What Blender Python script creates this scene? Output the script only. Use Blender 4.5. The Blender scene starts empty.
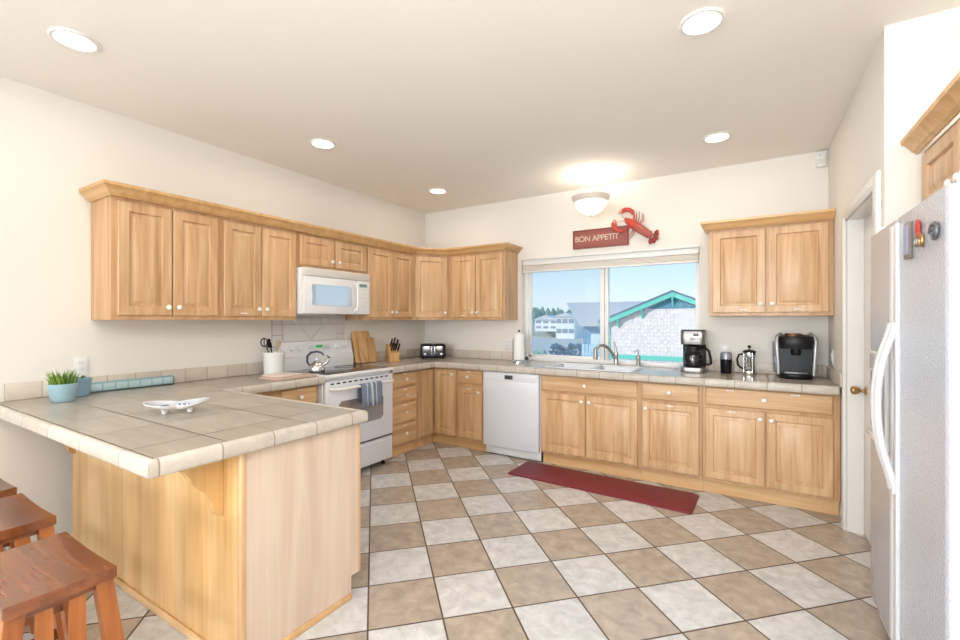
import bpy, bmesh, math, random
from mathutils import Vector, Matrix
random.seed(7)
C = bpy.context.scene.collection
SC = bpy.context.scene
PI = math.pi

def lin(c):
    c = c / 255.0
    return c / 12.92 if c <= 0.04045 else ((c + 0.055) / 1.055) ** 2.4
def rgb(r, g, b): return (lin(r), lin(g), lin(b), 1.0)

# ------------------------------------------------------------------ camera, sky, sun, large lights, exposure
cam = bpy.data.cameras.new('camera'); co = bpy.data.objects.new('camera', cam); C.objects.link(co)
co.location = (3.587, -4.495, 1.372)
co.rotation_euler = (PI / 2, 0, math.radians(31.513))
cam.sensor_width = 36.0; cam.lens = 442.0 / 960.0 * 36.0; cam.clip_start = 0.02; cam.clip_end = 500
SC.camera = co

SC.view_settings.view_transform = 'Standard'
SC.view_settings.look = 'None'
SC.view_settings.gamma = 1.0
SC.view_settings.use_curve_mapping = False
SC.view_settings.exposure = 0.2

w = bpy.data.worlds.new('sky'); SC.world = w; w.use_nodes = True
nt = w.node_tree; bg = nt.nodes['Background']
tc = nt.nodes.new('ShaderNodeTexCoord'); sp = nt.nodes.new('ShaderNodeSeparateXYZ'); cr = nt.nodes.new('ShaderNodeValToRGB')
nt.links.new(tc.outputs['Generated'], sp.inputs[0]); nt.links.new(sp.outputs[2], cr.inputs[0]); nt.links.new(cr.outputs[0], bg.inputs[0])
cr.color_ramp.elements[0].position = 0.0; cr.color_ramp.elements[0].color = rgb(236, 247, 253)
cr.color_ramp.elements[1].position = 0.5; cr.color_ramp.elements[1].color = rgb(110, 185, 238)
e = cr.color_ramp.elements.new(0.15); e.color = rgb(188, 224, 246)
bg.inputs[1].default_value = 1.02

def light(name, kind, loc, energy, color, rot=(0, 0, 0), size=None, size_y=None, **kw):
    l = bpy.data.lights.new(name, kind); l.energy = energy; l.color = color[:3]
    if kind == 'AREA':
        l.shape = kw.get('shape', 'RECTANGLE'); l.size = size
        if size_y: l.size_y = size_y
    if kind == 'SUN': l.angle = 0.01
    if 'spread' in kw: l.spread = math.radians(kw['spread'])
    o = bpy.data.objects.new(name, l); C.objects.link(o); o.location = loc; o.rotation_euler = rot
    return o
light('sun', 'SUN', (0, 0, 20), 2.7, rgb(255, 246, 232), (math.radians(64), 0, math.radians(-42)))
# daylight that enters by the big dining room windows in the rear wall
light('rear_window_daylight', 'AREA', (3.1, -11.9, 1.45), 56, (0.88, 0.95, 1.0), (PI / 2, 0, 0), 3.4, 2.1, spread=75)
light('side_fill', 'AREA', (0.03, -8.0, 1.45), 160, (0.90, 0.95, 1.0), (PI / 2, 0, -PI / 2), 3.4, 2.0)  # added fill light in front of the solid left wall, no window there

# unseen upward fill light, added behind the camera to brighten the ceiling
light('ceiling_fill', 'AREA', (4.0, -5.0, 2.0), 90, (0.92, 0.955, 1.0), (PI, 0, 0), 1.6, 1.2)

# ------------------------------------------------------------------ materials
def newmat(name):
    m = bpy.data.materials.new(name); m.use_nodes = True
    return m, m.node_tree, m.node_tree.nodes['Principled BSDF']
def plain(name, col, rough=0.5, metal=0.0, spec=None, coat=0.0, bump=None, emit=None, trans=0.0):
    m, t, p = newmat(name)
    p.inputs['Base Color'].default_value = col; p.inputs['Roughness'].default_value = rough; p.inputs['Metallic'].default_value = metal
    if spec is not None: p.inputs['Specular IOR Level'].default_value = spec
    if coat: p.inputs['Coat Weight'].default_value = coat; p.inputs['Coat Roughness'].default_value = 0.08
    if trans: p.inputs['Transmission Weight'].default_value = trans
    if emit: p.inputs['Emission Color'].default_value = emit[0]; p.inputs['Emission Strength'].default_value = emit[1]
    # slight procedural variation in tone keeps every surface from looking like flat plastic
    n = t.nodes.new('ShaderNodeTexNoise'); c = t.nodes.new('ShaderNodeTexCoord'); t.links.new(c.outputs['Object'], n.inputs[0])
    n.inputs['Scale'].default_value = bump[0] if bump else 9.0; n.inputs['Detail'].default_value = 3
    if bump:
        b = t.nodes.new('ShaderNodeBump'); b.inputs['Strength'].default_value = bump[1]; b.inputs['Distance'].default_value = bump[2]
        t.links.new(n.outputs[0], b.inputs['Height']); t.links.new(b.outputs[0], p.inputs['Normal'])
    else:
        r = t.nodes.new('ShaderNodeMapRange'); r.inputs[3].default_value = max(0.0, rough - 0.04); r.inputs[4].default_value = min(1, rough + 0.04)
        t.links.new(n.outputs[0], r.inputs[0]); t.links.new(r.outputs[0], p.inputs['Roughness'])
    return m
def wood(name, c1, c2, c3, axis='z', rough=0.38, scale=1.0, coat=0.15, fine=1.0, dist=0.7, bump=0.06):
    m, t, p = newmat(name); N = t.nodes.new; L = t.links.new
    tcn = N('ShaderNodeTexCoord'); oi = N('ShaderNodeObjectInfo'); add = N('ShaderNodeVectorMath'); add.operation = 'ADD'
    mul = N('ShaderNodeVectorMath'); mul.operation = 'SCALE'; mul.inputs[3].default_value = 17.0
    cmb = N('ShaderNodeCombineXYZ')
    for i in range(3): L(oi.outputs['Random'], cmb.inputs[i])
    L(cmb.outputs[0], mul.inputs[0]); L(tcn.outputs['Object'], add.inputs[0]); L(mul.outputs[0], add.inputs[1])
    mp = N('ShaderNodeMapping'); s = [16 * scale] * 3; s['xyz'.index(axis)] = 1.3 * scale; mp.inputs['Scale'].default_value = s
    L(add.outputs[0], mp.inputs[0])
    n1 = N('ShaderNodeTexNoise'); n1.inputs['Scale'].default_value = 1.0; n1.inputs['Detail'].default_value = 5; n1.inputs['Distortion'].default_value = dist
    L(mp.outputs[0], n1.inputs[0])
    mp2 = N('ShaderNodeMapping'); s = [95 * scale] * 3; s['xyz'.index(axis)] = 3.0 * scale; mp2.inputs['Scale'].default_value = s
    L(add.outputs[0], mp2.inputs[0])
    n2 = N('ShaderNodeTexNoise'); n2.inputs['Scale'].default_value = 1.0; n2.inputs['Detail'].default_value = 3; L(mp2.outputs[0], n2.inputs[0])
    ma = N('ShaderNodeMath'); ma.operation = 'MULTIPLY_ADD'; ma.inputs[1].default_value = 0.35 * fine; L(n2.outputs[0], ma.inputs[0]); L(n1.outputs[0], ma.inputs[2])
    sb = N('ShaderNodeMath'); sb.operation = 'SUBTRACT'; sb.inputs[1].default_value = 0.17 * fine; L(ma.outputs[0], sb.inputs[0])
    r = N('ShaderNodeValToRGB'); r.color_ramp.elements[0].position = 0.30; r.color_ramp.elements[0].color = c1
    r.color_ramp.elements[1].position = 0.70; r.color_ramp.elements[1].color = c3
    x = r.color_ramp.elements.new(0.5); x.color = c2
    L(sb.outputs[0], r.inputs[0])
    hv = N('ShaderNodeHueSaturation'); rr = N('ShaderNodeMapRange'); rr.inputs[3].default_value = 0.93; rr.inputs[4].default_value = 1.06
    L(oi.outputs['Random'], rr.inputs[0]); L(rr.outputs[0], hv.inputs['Value']); L(r.outputs[0], hv.inputs['Color']); L(hv.outputs[0], p.inputs['Base Color'])
    p.inputs['Roughness'].default_value = rough; p.inputs['Coat Weight'].default_value = coat; p.inputs['Coat Roughness'].default_value = 0.25
    if bump:
        b = N('ShaderNodeBump'); b.inputs['Strength'].default_value = bump; b.inputs['Distance'].default_value = 0.002; L(n2.outputs[0], b.inputs['Height']); L(b.outputs[0], p.inputs['Normal'])
    return m
def tile(name, axes, size, off, gw, ca, cb, cg, rot45=False, rough=0.35, mott=0.25, mscale=7.0, bump=0.25, var=0.10, streak=None):
    """square tiles with grout lines; ca / cb alternate as on a chessboard"""
    m, t, p = newmat(name); N = t.nodes.new; L = t.links.new
    def math_(op, a, b=None, c=None):
        n = N('ShaderNodeMath'); n.operation = op
        for i, v in enumerate((a, b, c)):
            if v is None: continue
            if isinstance(v, (int, float)): n.inputs[i].default_value = v
            else: L(v, n.inputs[i])
        return n.outputs[0]
    tcn = N('ShaderNodeTexCoord'); s = N('ShaderNodeSeparateXYZ'); L(tcn.outputs['Object'], s.inputs[0])
    u = s.outputs['xyz'.index(axes[0])]; v = s.outputs['xyz'.index(axes[1])]
    if rot45:
        k = 2 ** -0.5
        u, v = math_('MULTIPLY', math_('ADD', u, v), k), math_('MULTIPLY', math_('SUBTRACT', v, u), k)
    us = math_('DIVIDE', math_('SUBTRACT', u, off[0]), size[0]); vs = math_('DIVIDE', math_('SUBTRACT', v, off[1]), size[1])
    fu, fv = math_('FLOOR', us), math_('FLOOR', vs)
    ru, rv = math_('SUBTRACT', us, fu), math_('SUBTRACT', vs, fv)
    du = math_('MULTIPLY', math_('MINIMUM', ru, math_('SUBTRACT', 1.0, ru)), size[0])
    dv = math_('MULTIPLY', math_('MINIMUM', rv, math_('SUBTRACT', 1.0, rv)), size[1])
    d = math_('MINIMUM', du, dv)
    mr = N('ShaderNodeMapRange'); mr.inputs[1].default_value = gw * 0.38; mr.inputs[2].default_value = gw * 0.62; L(d, mr.inputs[0])
    mask = mr.outputs[0]
    chk = math_('MODULO', math_('ADD', math_('ADD', fu, fv), 2000.0), 2.0)
    mix = N('ShaderNodeMix'); mix.data_type = 'RGBA'; mix.inputs[6].default_value = ca; mix.inputs[7].default_value = cb; L(chk, mix.inputs[0])
    cmb = N('ShaderNodeCombineXYZ'); L(fu, cmb.inputs[0]); L(fv, cmb.inputs[1])
    wn = N('ShaderNodeTexWhiteNoise'); wn.noise_dimensions = '3D'; L(cmb.outputs[0], wn.inputs[0])
    ad = N('ShaderNodeVectorMath'); ad.operation = 'MULTIPLY_ADD'; ad.inputs[1].default_value = (3.1, 3.1, 3.1); L(cmb.outputs[0], ad.inputs[0]); L(tcn.outputs['Object'], ad.inputs[2])
    no = N('ShaderNodeTexNoise'); no.inputs['Scale'].default_value = mscale; no.inputs['Detail'].default_value = 7; no.inputs['Roughness'].default_value = 0.62; no.inputs['Distortion'].default_value = 0.6
    if streak:
        mp = N('ShaderNodeMapping'); mp.inputs['Scale'].default_value = streak; L(ad.outputs[0], mp.inputs[0]); L(mp.outputs[0], no.inputs[0])
    else: L(ad.outputs[0], no.inputs[0])
    nv = math_('ADD', math_('MULTIPLY', math_('SUBTRACT', no.outputs[0], 0.5), mott * 2.2), 1.0)
    rv2 = math_('ADD', math_('MULTIPLY', math_('SUBTRACT', wn.outputs[0], 0.5), var), nv)
    hv = N('ShaderNodeHueSaturation'); L(mix.outputs[2], hv.inputs['Color']); L(rv2, hv.inputs['Value'])
    m2 = N('ShaderNodeMix'); m2.data_type = 'RGBA'; m2.inputs[6].default_value = cg; L(hv.outputs[0], m2.inputs[7]); L(mask, m2.inputs[0]); L(m2.outputs[2], p.inputs['Base Color'])
    rg = N('ShaderNodeMapRange'); rg.inputs[3].default_value = 0.8; rg.inputs[4].default_value = rough; L(mask, rg.inputs[0]); L(rg.outputs[0], p.inputs['Roughness'])
    h = math_('ADD', mask, math_('MULTIPLY', no.outputs[0], 0.25))
    b = N('ShaderNodeBump'); b.inputs['Strength'].default_value = bump; b.inputs['Distance'].default_value = 0.003; L(h, b.inputs['Height']); L(b.outputs[0], p.inputs['Normal'])
    return m
def glass(name, tint=(1, 1, 1, 1), refl=0.06):
    m, t, p = newmat(name); N = t.nodes.new; L = t.links.new
    t.nodes.remove(p); out = [n for n in t.nodes if n.type == 'OUTPUT_MATERIAL'][0]
    tr = N('ShaderNodeBsdfTransparent'); tr.inputs[0].default_value = tint
    gl = N('ShaderNodeBsdfGlossy'); gl.inputs['Roughness'].default_value = 0.02
    fr = N('ShaderNodeLayerWeight'); fr.inputs[0].default_value = 0.12
    mp = N('ShaderNodeMapRange'); mp.inputs[3].default_value = refl; mp.inputs[4].default_value = 0.5; L(fr.outputs['Fresnel'], mp.inputs[0])
    mx = N('ShaderNodeMixShader'); L(mp.outputs[0], mx.inputs[0]); L(tr.outputs[0], mx.inputs[1]); L(gl.outputs[0], mx.inputs[2]); L(mx.outputs[0], out.inputs[0])
    return m

M = {}
M['wall'] = plain('wall_paint', rgb(238, 233, 225), 0.85, spec=0.2, bump=(120, 0.10, 0.003))
M['ceiling'] = plain('ceiling_paint', rgb(251, 247, 240), 0.9, spec=0.1, bump=(90, 0.10, 0.003))
M['trim'] = plain('trim_paint', rgb(240, 238, 234), 0.4)
M['floor'] = tile('floor_tile', 'xy', (0.3355, 0.3355), (0.002, -0.010), 0.009, rgb(210, 209, 208), rgb(182, 168, 154), rgb(92, 76, 66), rot45=True, rough=0.26, mott=0.42, mscale=13, var=0.07)
M['ctop_pen'] = tile('worktop_tile', 'xy', (0.36, 0.357), (1.36, -3.572), 0.008, rgb(178, 169, 157), rgb(173, 164, 152), rgb(88, 74, 62), rough=0.24, mott=0.20, mscale=2.2, streak=(1.4, 9, 1), bump=0.12)
M['ctop_back'] = tile('worktop_tile_back', 'xy', (0.36, 0.357), (2.98, -0.625), 0.006, rgb(190, 181, 170), rgb(187, 177, 166), rgb(118, 104, 92), rough=0.16, mott=0.18, mscale=2.2, streak=(1.4, 9, 1), bump=0.12)
nc = (rgb(202, 194, 183), rgb(198, 188, 176), rgb(150, 136, 122))
M['nose_x'] = tile('edge_tile_x', 'xz', (0.205, 3.0), (2.047, -1.0), 0.005, *nc, rough=0.35, mott=0.28, mscale=16, bump=0.2)
M['nose_xp'] = tile('edge_tile_bar', 'xz', (0.36, 3.0), (1.0, -1.0), 0.004, *nc, rough=0.35, mott=0.28, mscale=16, bump=0.2)
M['nose_y'] = tile('edge_tile_y', 'yz', (0.205, 3.0), (-3.812, -1.0), 0.005, *nc, rough=0.35, mott=0.28, mscale=16, bump=0.2)
M['splash_x'] = tile('splash_tile_x', 'xz', (0.155, 3.0), (0.05, -1.0), 0.005, rgb(219, 208, 194), rgb(214, 201, 187), rgb(180, 166, 150), rough=0.35, mott=0.16, mscale=10)
M['splash_y'] = tile('splash_tile_y', 'yz', (0.155, 3.0), (-3.62, -1.0), 0.005, rgb(219, 208, 194), rgb(214, 201, 187), rgb(180, 166, 150), rough=0.35, mott=0.16, mscale=10)
m1, m2, m3 = rgb(190, 146, 102), rgb(209, 168, 124), rgb(222, 187, 145)
M['maple'] = wood('maple_upright', m1, m2, m3, 'z')
M['maple_h'] = wood('maple_level', m1, m2, m3, 'x')
M['maple_body'] = wood('maple_frame', rgb(190, 144, 100), rgb(203, 160, 116), rgb(213, 174, 131), 'z')
M['crown_x'] = wood('maple_crown_x', rgb(204, 156, 98), rgb(216, 172, 116), rgb(226, 186, 132), 'x')
M['pen_back'] = wood('maple_back_panel', rgb(203, 157, 98), rgb(222, 180, 122), rgb(232, 197, 144), 'z', scale=0.45, rough=0.34)
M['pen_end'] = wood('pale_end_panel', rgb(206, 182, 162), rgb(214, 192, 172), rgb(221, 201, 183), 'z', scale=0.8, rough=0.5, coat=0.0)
M['toe'] = wood('maple_toe', rgb(212, 165, 112), rgb(224, 180, 128), rgb(232, 193, 143), 'x')
M['knob'] = plain('white_ceramic', rgb(246, 240, 232), 0.15, coat=0.5)
M['strip'] = plain('white_strip', rgb(246, 243, 238), 0.4)
M['white'] = plain('white_enamel', rgb(238, 238, 240), 0.22, coat=0.3)
M['white_d'] = plain('white_enamel_door', rgb(228, 230, 238), 0.25, coat=0.3)
M['white_p'] = plain('white_plastic', rgb(238, 237, 234), 0.4)
M['grey_p'] = plain('grey_plastic', rgb(150, 152, 158), 0.4)
M['black'] = plain('black_plastic', rgb(17, 17, 20), 0.35, spec=.3)
M['black_gl'] = plain('black_glass', rgb(30, 31, 34), 0.05, coat=0.5)
M['dark'] = plain('dark_gap', rgb(44, 38, 36), 0.7)
M['navy'] = plain('navy_handle', rgb(48, 54, 70), 0.3)
M['steel'] = plain('brushed_steel', rgb(158, 156, 154), 0.36, 1.0)
M['chrome'] = plain('chrome', rgb(220, 220, 222), 0.08, 1.0)
M['nickel'] = plain('brushed_nickel', rgb(196, 188, 180), 0.3, 1.0)
M['brass'] = plain('aged_brass', rgb(176, 148, 104), 0.3, 1.0)
M['sinkw'] = plain('sink_steel', rgb(214, 216, 220), 0.3, 0.35)
M['glass'] = glass('window_glass', (0.98, 0.995, 1, 1), 0.0)
M['glass_c'] = glass('clear_glass', (0.93, 0.95, 0.96, 1), 0.10)
M['glass_d'] = glass('smoked_glass', (0.35, 0.36, 0.38, 1), 0.10)
M['tank'] = glass('smoked_tank', (0.55, 0.60, 0.66, 1), 0.12)
M['blue_pot'] = plain('pale_blue_glaze', rgb(160, 192, 204), 0.35)
M['blue_pot2'] = plain('mid_blue_glaze', rgb(136, 168, 190), 0.4)
M['blue_box'] = plain('blue_enamel', rgb(150, 184, 196), 0.35)
M['soil'] = plain('soil', rgb(60, 48, 38), 0.9, bump=(60, 0.6, 0.01))
M['grass'] = plain('grass_blade', rgb(140, 172, 62), 0.5)
M['grass2'] = plain('grass_blade_dark', rgb(78, 118, 44), 0.5)
M['porcelain'] = plain('porcelain', rgb(246, 246, 245), 0.12, coat=0.5)
M['dishblue'] = plain('dish_blue', rgb(76, 100, 146), 0.4)
M['dishgrey'] = plain('dish_glaze', rgb(206, 214, 224), 0.15, coat=0.5)
M['linen'] = plain('pinkish_linen', rgb(206, 180, 168), 0.9, bump=(150, 0.4, 0.002))
M['linen2'] = plain('cream_linen', rgb(226, 212, 202), 0.9, bump=(150, 0.4, 0.002))
M['towel'] = plain('blue_grey_towel', rgb(122, 132, 152), 0.95, bump=(220, 0.6, 0.003))
M['towel_s'] = plain('pale_towel_stripe', rgb(206, 212, 222), 0.95, bump=(220, 0.6, 0.003))
M['paper'] = plain('paper_towel', rgb(248, 247, 245), 0.95, bump=(90, 0.4, 0.003))
M['board1'] = wood('board_bamboo', rgb(196, 150, 96), rgb(216, 172, 116), rgb(228, 190, 138), 'z', scale=1.4)
M['board2'] = wood('board_maple', rgb(176, 124, 74), rgb(214, 170, 118), rgb(226, 192, 146), 'z', scale=2.2)
M['block'] = wood('knife_block', rgb(196, 146, 88), rgb(214, 168, 110), rgb(224, 180, 124), 'z')
M['stool'] = wood('stool_wood', rgb(104, 54, 26), rgb(128, 70, 35), rgb(148, 86, 45), 'x', rough=0.25, coat=0.6, fine=0.8, dist=0.1, bump=0.0)
M['stool_leg'] = wood('stool_leg_wood', rgb(138, 74, 30), rgb(164, 94, 40), rgb(182, 112, 52), 'z', rough=0.3, coat=0.3, fine=0.8, dist=0.2, bump=0.0)
M['mat'] = plain('red_vinyl', rgb(126, 34, 50), 0.5, bump=(260, 0.25, 0.002))
M['sign'] = plain('sign_red', rgb(164, 92, 84), 0.6, bump=(60, 0.3, 0.003))
M['sign_e'] = plain('sign_edge', rgb(136, 74, 64), 0.6)
M['letter'] = plain('sign_letter', rgb(214, 190, 172), 0.6)
M['lobster'] = plain('lobster_red', rgb(196, 70, 54), 0.4, bump=(40, 0.2, 0.004))
M['lobster_b'] = plain('lobster_brown', rgb(172, 96, 82), 0.5, bump=(40, 0.2, 0.004))
M['lobster_d'] = plain('lobster_dark', rgb(150, 50, 44), 0.5, bump=(40, 0.3, 0.004))
M['tip'] = plain('claw_tip', rgb(236, 170, 120), 0.4)
M['lamp_on'] = plain('lamp_glow', rgb(255, 250, 240), 0.4, emit=(rgb(255, 246, 230), 9.0))
M['bowl_on'] = plain('frosted_bowl_glow', rgb(255, 250, 240), 0.4, emit=(rgb(255, 244, 224), 1.1))
M['lcd'] = plain('green_display', rgb(20, 90, 40), 0.2, emit=(rgb(60, 190, 90), 0.5))
M['copper'] = plain('copper_trim', rgb(186, 140, 110), 0.25, 0.9)
M['mwglass'] = plain('oven_window', rgb(206, 214, 224), 0.05, 0.7)
M['ovwin'] = plain('range_window', rgb(150, 144, 140), 0.10, 0.3)

M['fridge_s'] = plain('fridge_side', rgb(204, 205, 211), 0.35)
M['fridge_w'] = plain('fridge_trim', rgb(226, 226, 229), 0.3)
def fridge_finish():
    m, t, p = newmat('pebbled_enamel'); N = t.nodes.new; L = t.links.new
    p.inputs['Base Color'].default_value = rgb(198, 202, 213); p.inputs['Roughness'].default_value = 0.16; p.inputs['Coat Weight'].default_value = 0.4; p.inputs['Coat Roughness'].default_value = 0.1
    tcn = N('ShaderNodeTexCoord'); v = N('ShaderNodeTexNoise'); v.inputs['Scale'].default_value = 110; v.inputs['Detail'].default_value = 2; L(tcn.outputs['Object'], v.inputs[0])
    b = N('ShaderNodeBump'); b.inputs['Strength'].default_value = 0.75; b.inputs['Distance'].default_value = 0.005; L(v.outputs[0], b.inputs['Height']); L(b.outputs[0], p.inputs['Normal']); L(b.outputs[0], p.inputs['Coat Normal'])
    return m
M['fridge'] = fridge_finish()

# ------------------------------------------------------------------ mesh helpers
class MB:
    def __init__(s): s.bm = bmesh.new()
    def _m(s, faces, m):
        for f in faces: f.material_index = m
    def box(s, x0, x1, y0, y1, z0, z1, b=0.0, m=0, seg=2, mat=None):
        x0, x1 = sorted((x0, x1)); y0, y1 = sorted((y0, y1)); z0, z1 = sorted((z0, z1))
        v = [s.bm.verts.new(p) for p in ((x0, y0, z0), (x1, y0, z0), (x1, y1, z0), (x0, y1, z0), (x0, y0, z1), (x1, y0, z1), (x1, y1, z1), (x0, y1, z1))]
        if mat is not None:
            for q in v: q.co = mat @ q.co
        fs = [s.bm.faces.new([v[i] for i in f]) for f in ((0, 3, 2, 1), (4, 5, 6, 7), (0, 1, 5, 4), (1, 2, 6, 5), (2, 3, 7, 6), (3, 0, 4, 7))]
        s._m(fs, m)
        if b: s._bev(fs, b, seg, m)
    def _bev(s, fs, b, seg, m):
        ed = list({e for f in fs for e in f.edges})
        r = bmesh.ops.bevel(s.bm, geom=ed, offset=b, segments=seg, profile=0.5, affect='EDGES', clamp_overlap=True)
        s._m(r['faces'], m)
    def prism(s, pts, plane, a, b, bev=0.0, m=0, seg=2, mat=None):
        """polygon pts in a plane ('xy','xz','yz') extruded along the third axis from a to b"""
        def P(u, v, w_): return {'xy': (u, v, w_), 'xz': (u, w_, v), 'yz': (w_, u, v)}[plane]
        A = [s.bm.verts.new(P(u, v, a)) for u, v in pts]; B = [s.bm.verts.new(P(u, v, b)) for u, v in pts]
        if mat is not None:
            for q in A + B: q.co = mat @ q.co
        n = len(pts); fs = [s.bm.faces.new(A), s.bm.faces.new(B)]
        fs += [s.bm.faces.new([A[i], A[(i + 1) % n], B[(i + 1) % n], B[i]]) for i in range(n)]
        s._m(fs, m)
        if bev: s._bev(fs, bev, seg, m)
    def lathe(s, prof, c=(0, 0, 0), axis='z', seg=24, m=0, sx=1, sy=1, mat=None, ring=False):
        rings = []
        for r, z in prof:
            rg_ = []
            for k in range(seg):
                a = 2 * PI * k / seg; u, v = r * math.cos(a) * sx, r * math.sin(a) * sy
                p = {'z': (u, v, z), 'y': (u, z, v), 'x': (z, u, v)}[axis]
                p = Vector(p) + Vector(c)
                rg_.append(s.bm.verts.new(mat @ p if mat is not None else p))
            rings.append(rg_)
        fs = []
        for a, b in list(zip(rings, rings[1:])) + ([(rings[-1], rings[0])] if ring else []):
            for k in range(seg): fs.append(s.bm.faces.new([a[k], a[(k + 1) % seg], b[(k + 1) % seg], b[k]]))
        if ring: s._m(fs, m); return
        if prof[0][0] > 1e-6: fs.append(s.bm.faces.new(rings[0]))
        if prof[-1][0] > 1e-6: fs.append(s.bm.faces.new(rings[-1]))
        s._m(fs, m)
    def tube(s, pts, r, seg=8, m=0, closed=False, flat=1.0):
        pts = [Vector(p) for p in pts]; n = len(pts); rs = r if isinstance(r, (list, tuple)) else [r] * n
        rings = []; up = None
        for i in range(n):
            if closed: t = pts[(i + 1) % n] - pts[i - 1]
            else: t = pts[min(i + 1, n - 1)] - pts[max(i - 1, 0)]
            t.normalize()
            if up is None:
                up = Vector((0, 0, 1)) if abs(t.z) < 0.9 else Vector((1, 0, 0))
            up = (up - t * up.dot(t)).normalized(); sd = t.cross(up)
            rings.append([s.bm.verts.new(pts[i] + (up * math.cos(2 * PI * k / seg) + sd * math.sin(2 * PI * k / seg) * flat) * rs[i]) for k in range(seg)])
        fs = []
        pr = list(zip(rings, rings[1:])) + ([(rings[-1], rings[0])] if closed else [])
        for a, b in pr:
            for k in range(seg): fs.append(s.bm.faces.new([a[k], a[(k + 1) % seg], b[(k + 1) % seg], b[k]]))
        if not closed: fs.append(s.bm.faces.new(rings[0])); fs.append(s.bm.faces.new(rings[-1]))
        s._m(fs, m)
    def sweep(s, path, prof, side=1, m=0, mfun=None, plane=None):
        """closed profile (out, z) swept along an xy path with mitred corners; side picks which side is outward"""
        path = [Vector(p) for p in path]; n = len(path); rings = []
        nor = []
        for a, b in zip(path, path[1:]):
            d = (b - a).normalized(); nor.append(Vector((d.y, -d.x)) * side)
        for i in range(n):
            if i == 0: o = nor[0]
            elif i == n - 1: o = nor[-1]
            else:
                o = (nor[i - 1] + nor[i]); o = o / o.dot(nor[i])
            rings.append([s.bm.verts.new((path[i].x + o.x * u, path[i].y + o.y * u, z)) for u, z in prof])
        k = len(prof)
        for i, (a, b) in enumerate(zip(rings, rings[1:])):
            fs = [s.bm.faces.new([a[j], a[(j + 1) % k], b[(j + 1) % k], b[j]]) for j in range(k)]
            d = path[i + 1] - path[i]
            s._m(fs, mfun(d) if mfun else m)
        s._m([s.bm.faces.new(rings[0]), s.bm.faces.new(rings[-1])], mfun(path[1] - path[0]) if mfun else m)
    def rings(s, loops, m=0, cap0=True, cap1=True):
        R_ = [[s.bm.verts.new(p) for p in lp] for lp in loops]; n = len(loops[0]); fs = []
        for a, b in zip(R_, R_[1:]):
            for k in range(n): fs.append(s.bm.faces.new([a[k], a[(k + 1) % n], b[(k + 1) % n], b[k]]))
        if cap0: fs.append(s.bm.faces.new(R_[0]))
        if cap1: fs.append(s.bm.faces.new(R_[-1]))
        s._m(fs, m)
    def ell(s, c, r, m=0, rot=None, seg=14):
        M_ = Matrix.Translation(c) @ (rot.to_4x4() if rot else Matrix.Identity(4)) @ Matrix.Diagonal((r[0], r[1], r[2], 1))
        q = bmesh.ops.create_uvsphere(s.bm, u_segments=seg, v_segments=max(6, seg // 2), radius=1, matrix=M_)
        s._m({f for v in q['verts'] for f in v.link_faces}, m)
    def face(s, pts, m=0):
        f = s.bm.faces.new([s.bm.verts.new(p) for p in pts]); f.material_index = m
    def build(s, name, mats, parent=None, loc=(0, 0, 0), rot=(0, 0, 0), ang=38, fix=True):
        if fix: bmesh.ops.recalc_face_normals(s.bm, faces=s.bm.faces[:])
        me = bpy.data.meshes.new(name); s.bm.to_mesh(me); s.bm.free()
        if not isinstance(mats, (list, tuple)): mats = [mats]
        for q in mats: me.materials.append(q)
        for p in me.polygons: p.use_smooth = True
        me.set_sharp_from_angle(angle=math.radians(ang))
        o = bpy.data.objects.new(name, me); C.objects.link(o); o.location = loc; o.rotation_euler = rot
        if parent: o.parent = parent
        return o
def bez(p0, p1, p2, n=8, p3=None):
    r = []
    for i in range(n + 1):
        t = i / n
        if p3 is None: r.append(tuple((1 - t) ** 2 * a + 2 * t * (1 - t) * b + t * t * c for a, b, c in zip(p0, p1, p2)))
        else: r.append(tuple((1 - t) ** 3 * a + 3 * t * (1 - t) ** 2 * b + 3 * t * t * (1 - t) * c + t ** 3 * d for a, b, c, d in zip(p0, p1, p2, p3)))
    return r
def tag(o, label=None, cat=None, group=None, kind=None):
    if label: o['label'] = label
    if cat: o['category'] = cat
    if group: o['group'] = group
    if kind: o['kind'] = kind
    return o
def thing(name, label, cat, loc=(0, 0, 0), rz=0.0, group=None):
    o = bpy.data.objects.new(name, None); C.objects.link(o); o.empty_display_size = 0.1
    o.location = loc; o.rotation_euler = (0, 0, rz)
    return tag(o, label, cat, group)
def kids(o): return [c for c in C.objects if c.parent == o]
def dup(o, parent=None):
    c = o.copy(); C.objects.link(c)
    if parent: c.parent = parent
    for ch in kids(o): dup(ch, c)
    return c
def struct(o, label=None): return tag(o, label, kind='structure')

# ------------------------------------------------------------------ the setting
H = 2.74; RX = 4.117; AX = 5.0; RY = -12.0
b = MB(); b.box(-0.15, AX + .15, RY - .15, 0.12, -0.12, 0.0); struct(b.build('floor', M['floor']), 'beige and tan stone look tiles laid on the diagonal')
b = MB(); b.box(-0.15, AX + .15, RY - .15, 0.15, H, H + 0.12); struct(b.build('ceiling', M['ceiling']))
b = MB(); b.box(-0.15, 0, RY, 0.15, 0, H); struct(b.build('wall_left', M['wall']))
WX0, WX1, WZ1 = 1.382, 3.185, 2.052
b = MB(); b.box(0, WX0, 0, 0.15, 0, H); b.box(WX1, RX + .15, 0, 0.15, 0, H); b.box(WX0, WX1, 0, 0.15, WZ1, H); b.box(WX0, WX1, 0, 0.15, 0, 0.872)
struct(b.build('wall_back', M['wall']))
DY0, DY1, DZ = -1.60, -0.79, 2.03
b = MB(); b.box(RX, RX + .13, DY1, 0, 0, H); b.box(RX, RX + .13, -1.755, DY0, 0, H); b.box(RX, RX + .13, DY0, DY1, DZ, H); b.box(RX + .13, AX + .15, -1.755, -1.63, 0, H)
struct(b.build('wall_right', M['wall']))
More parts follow.
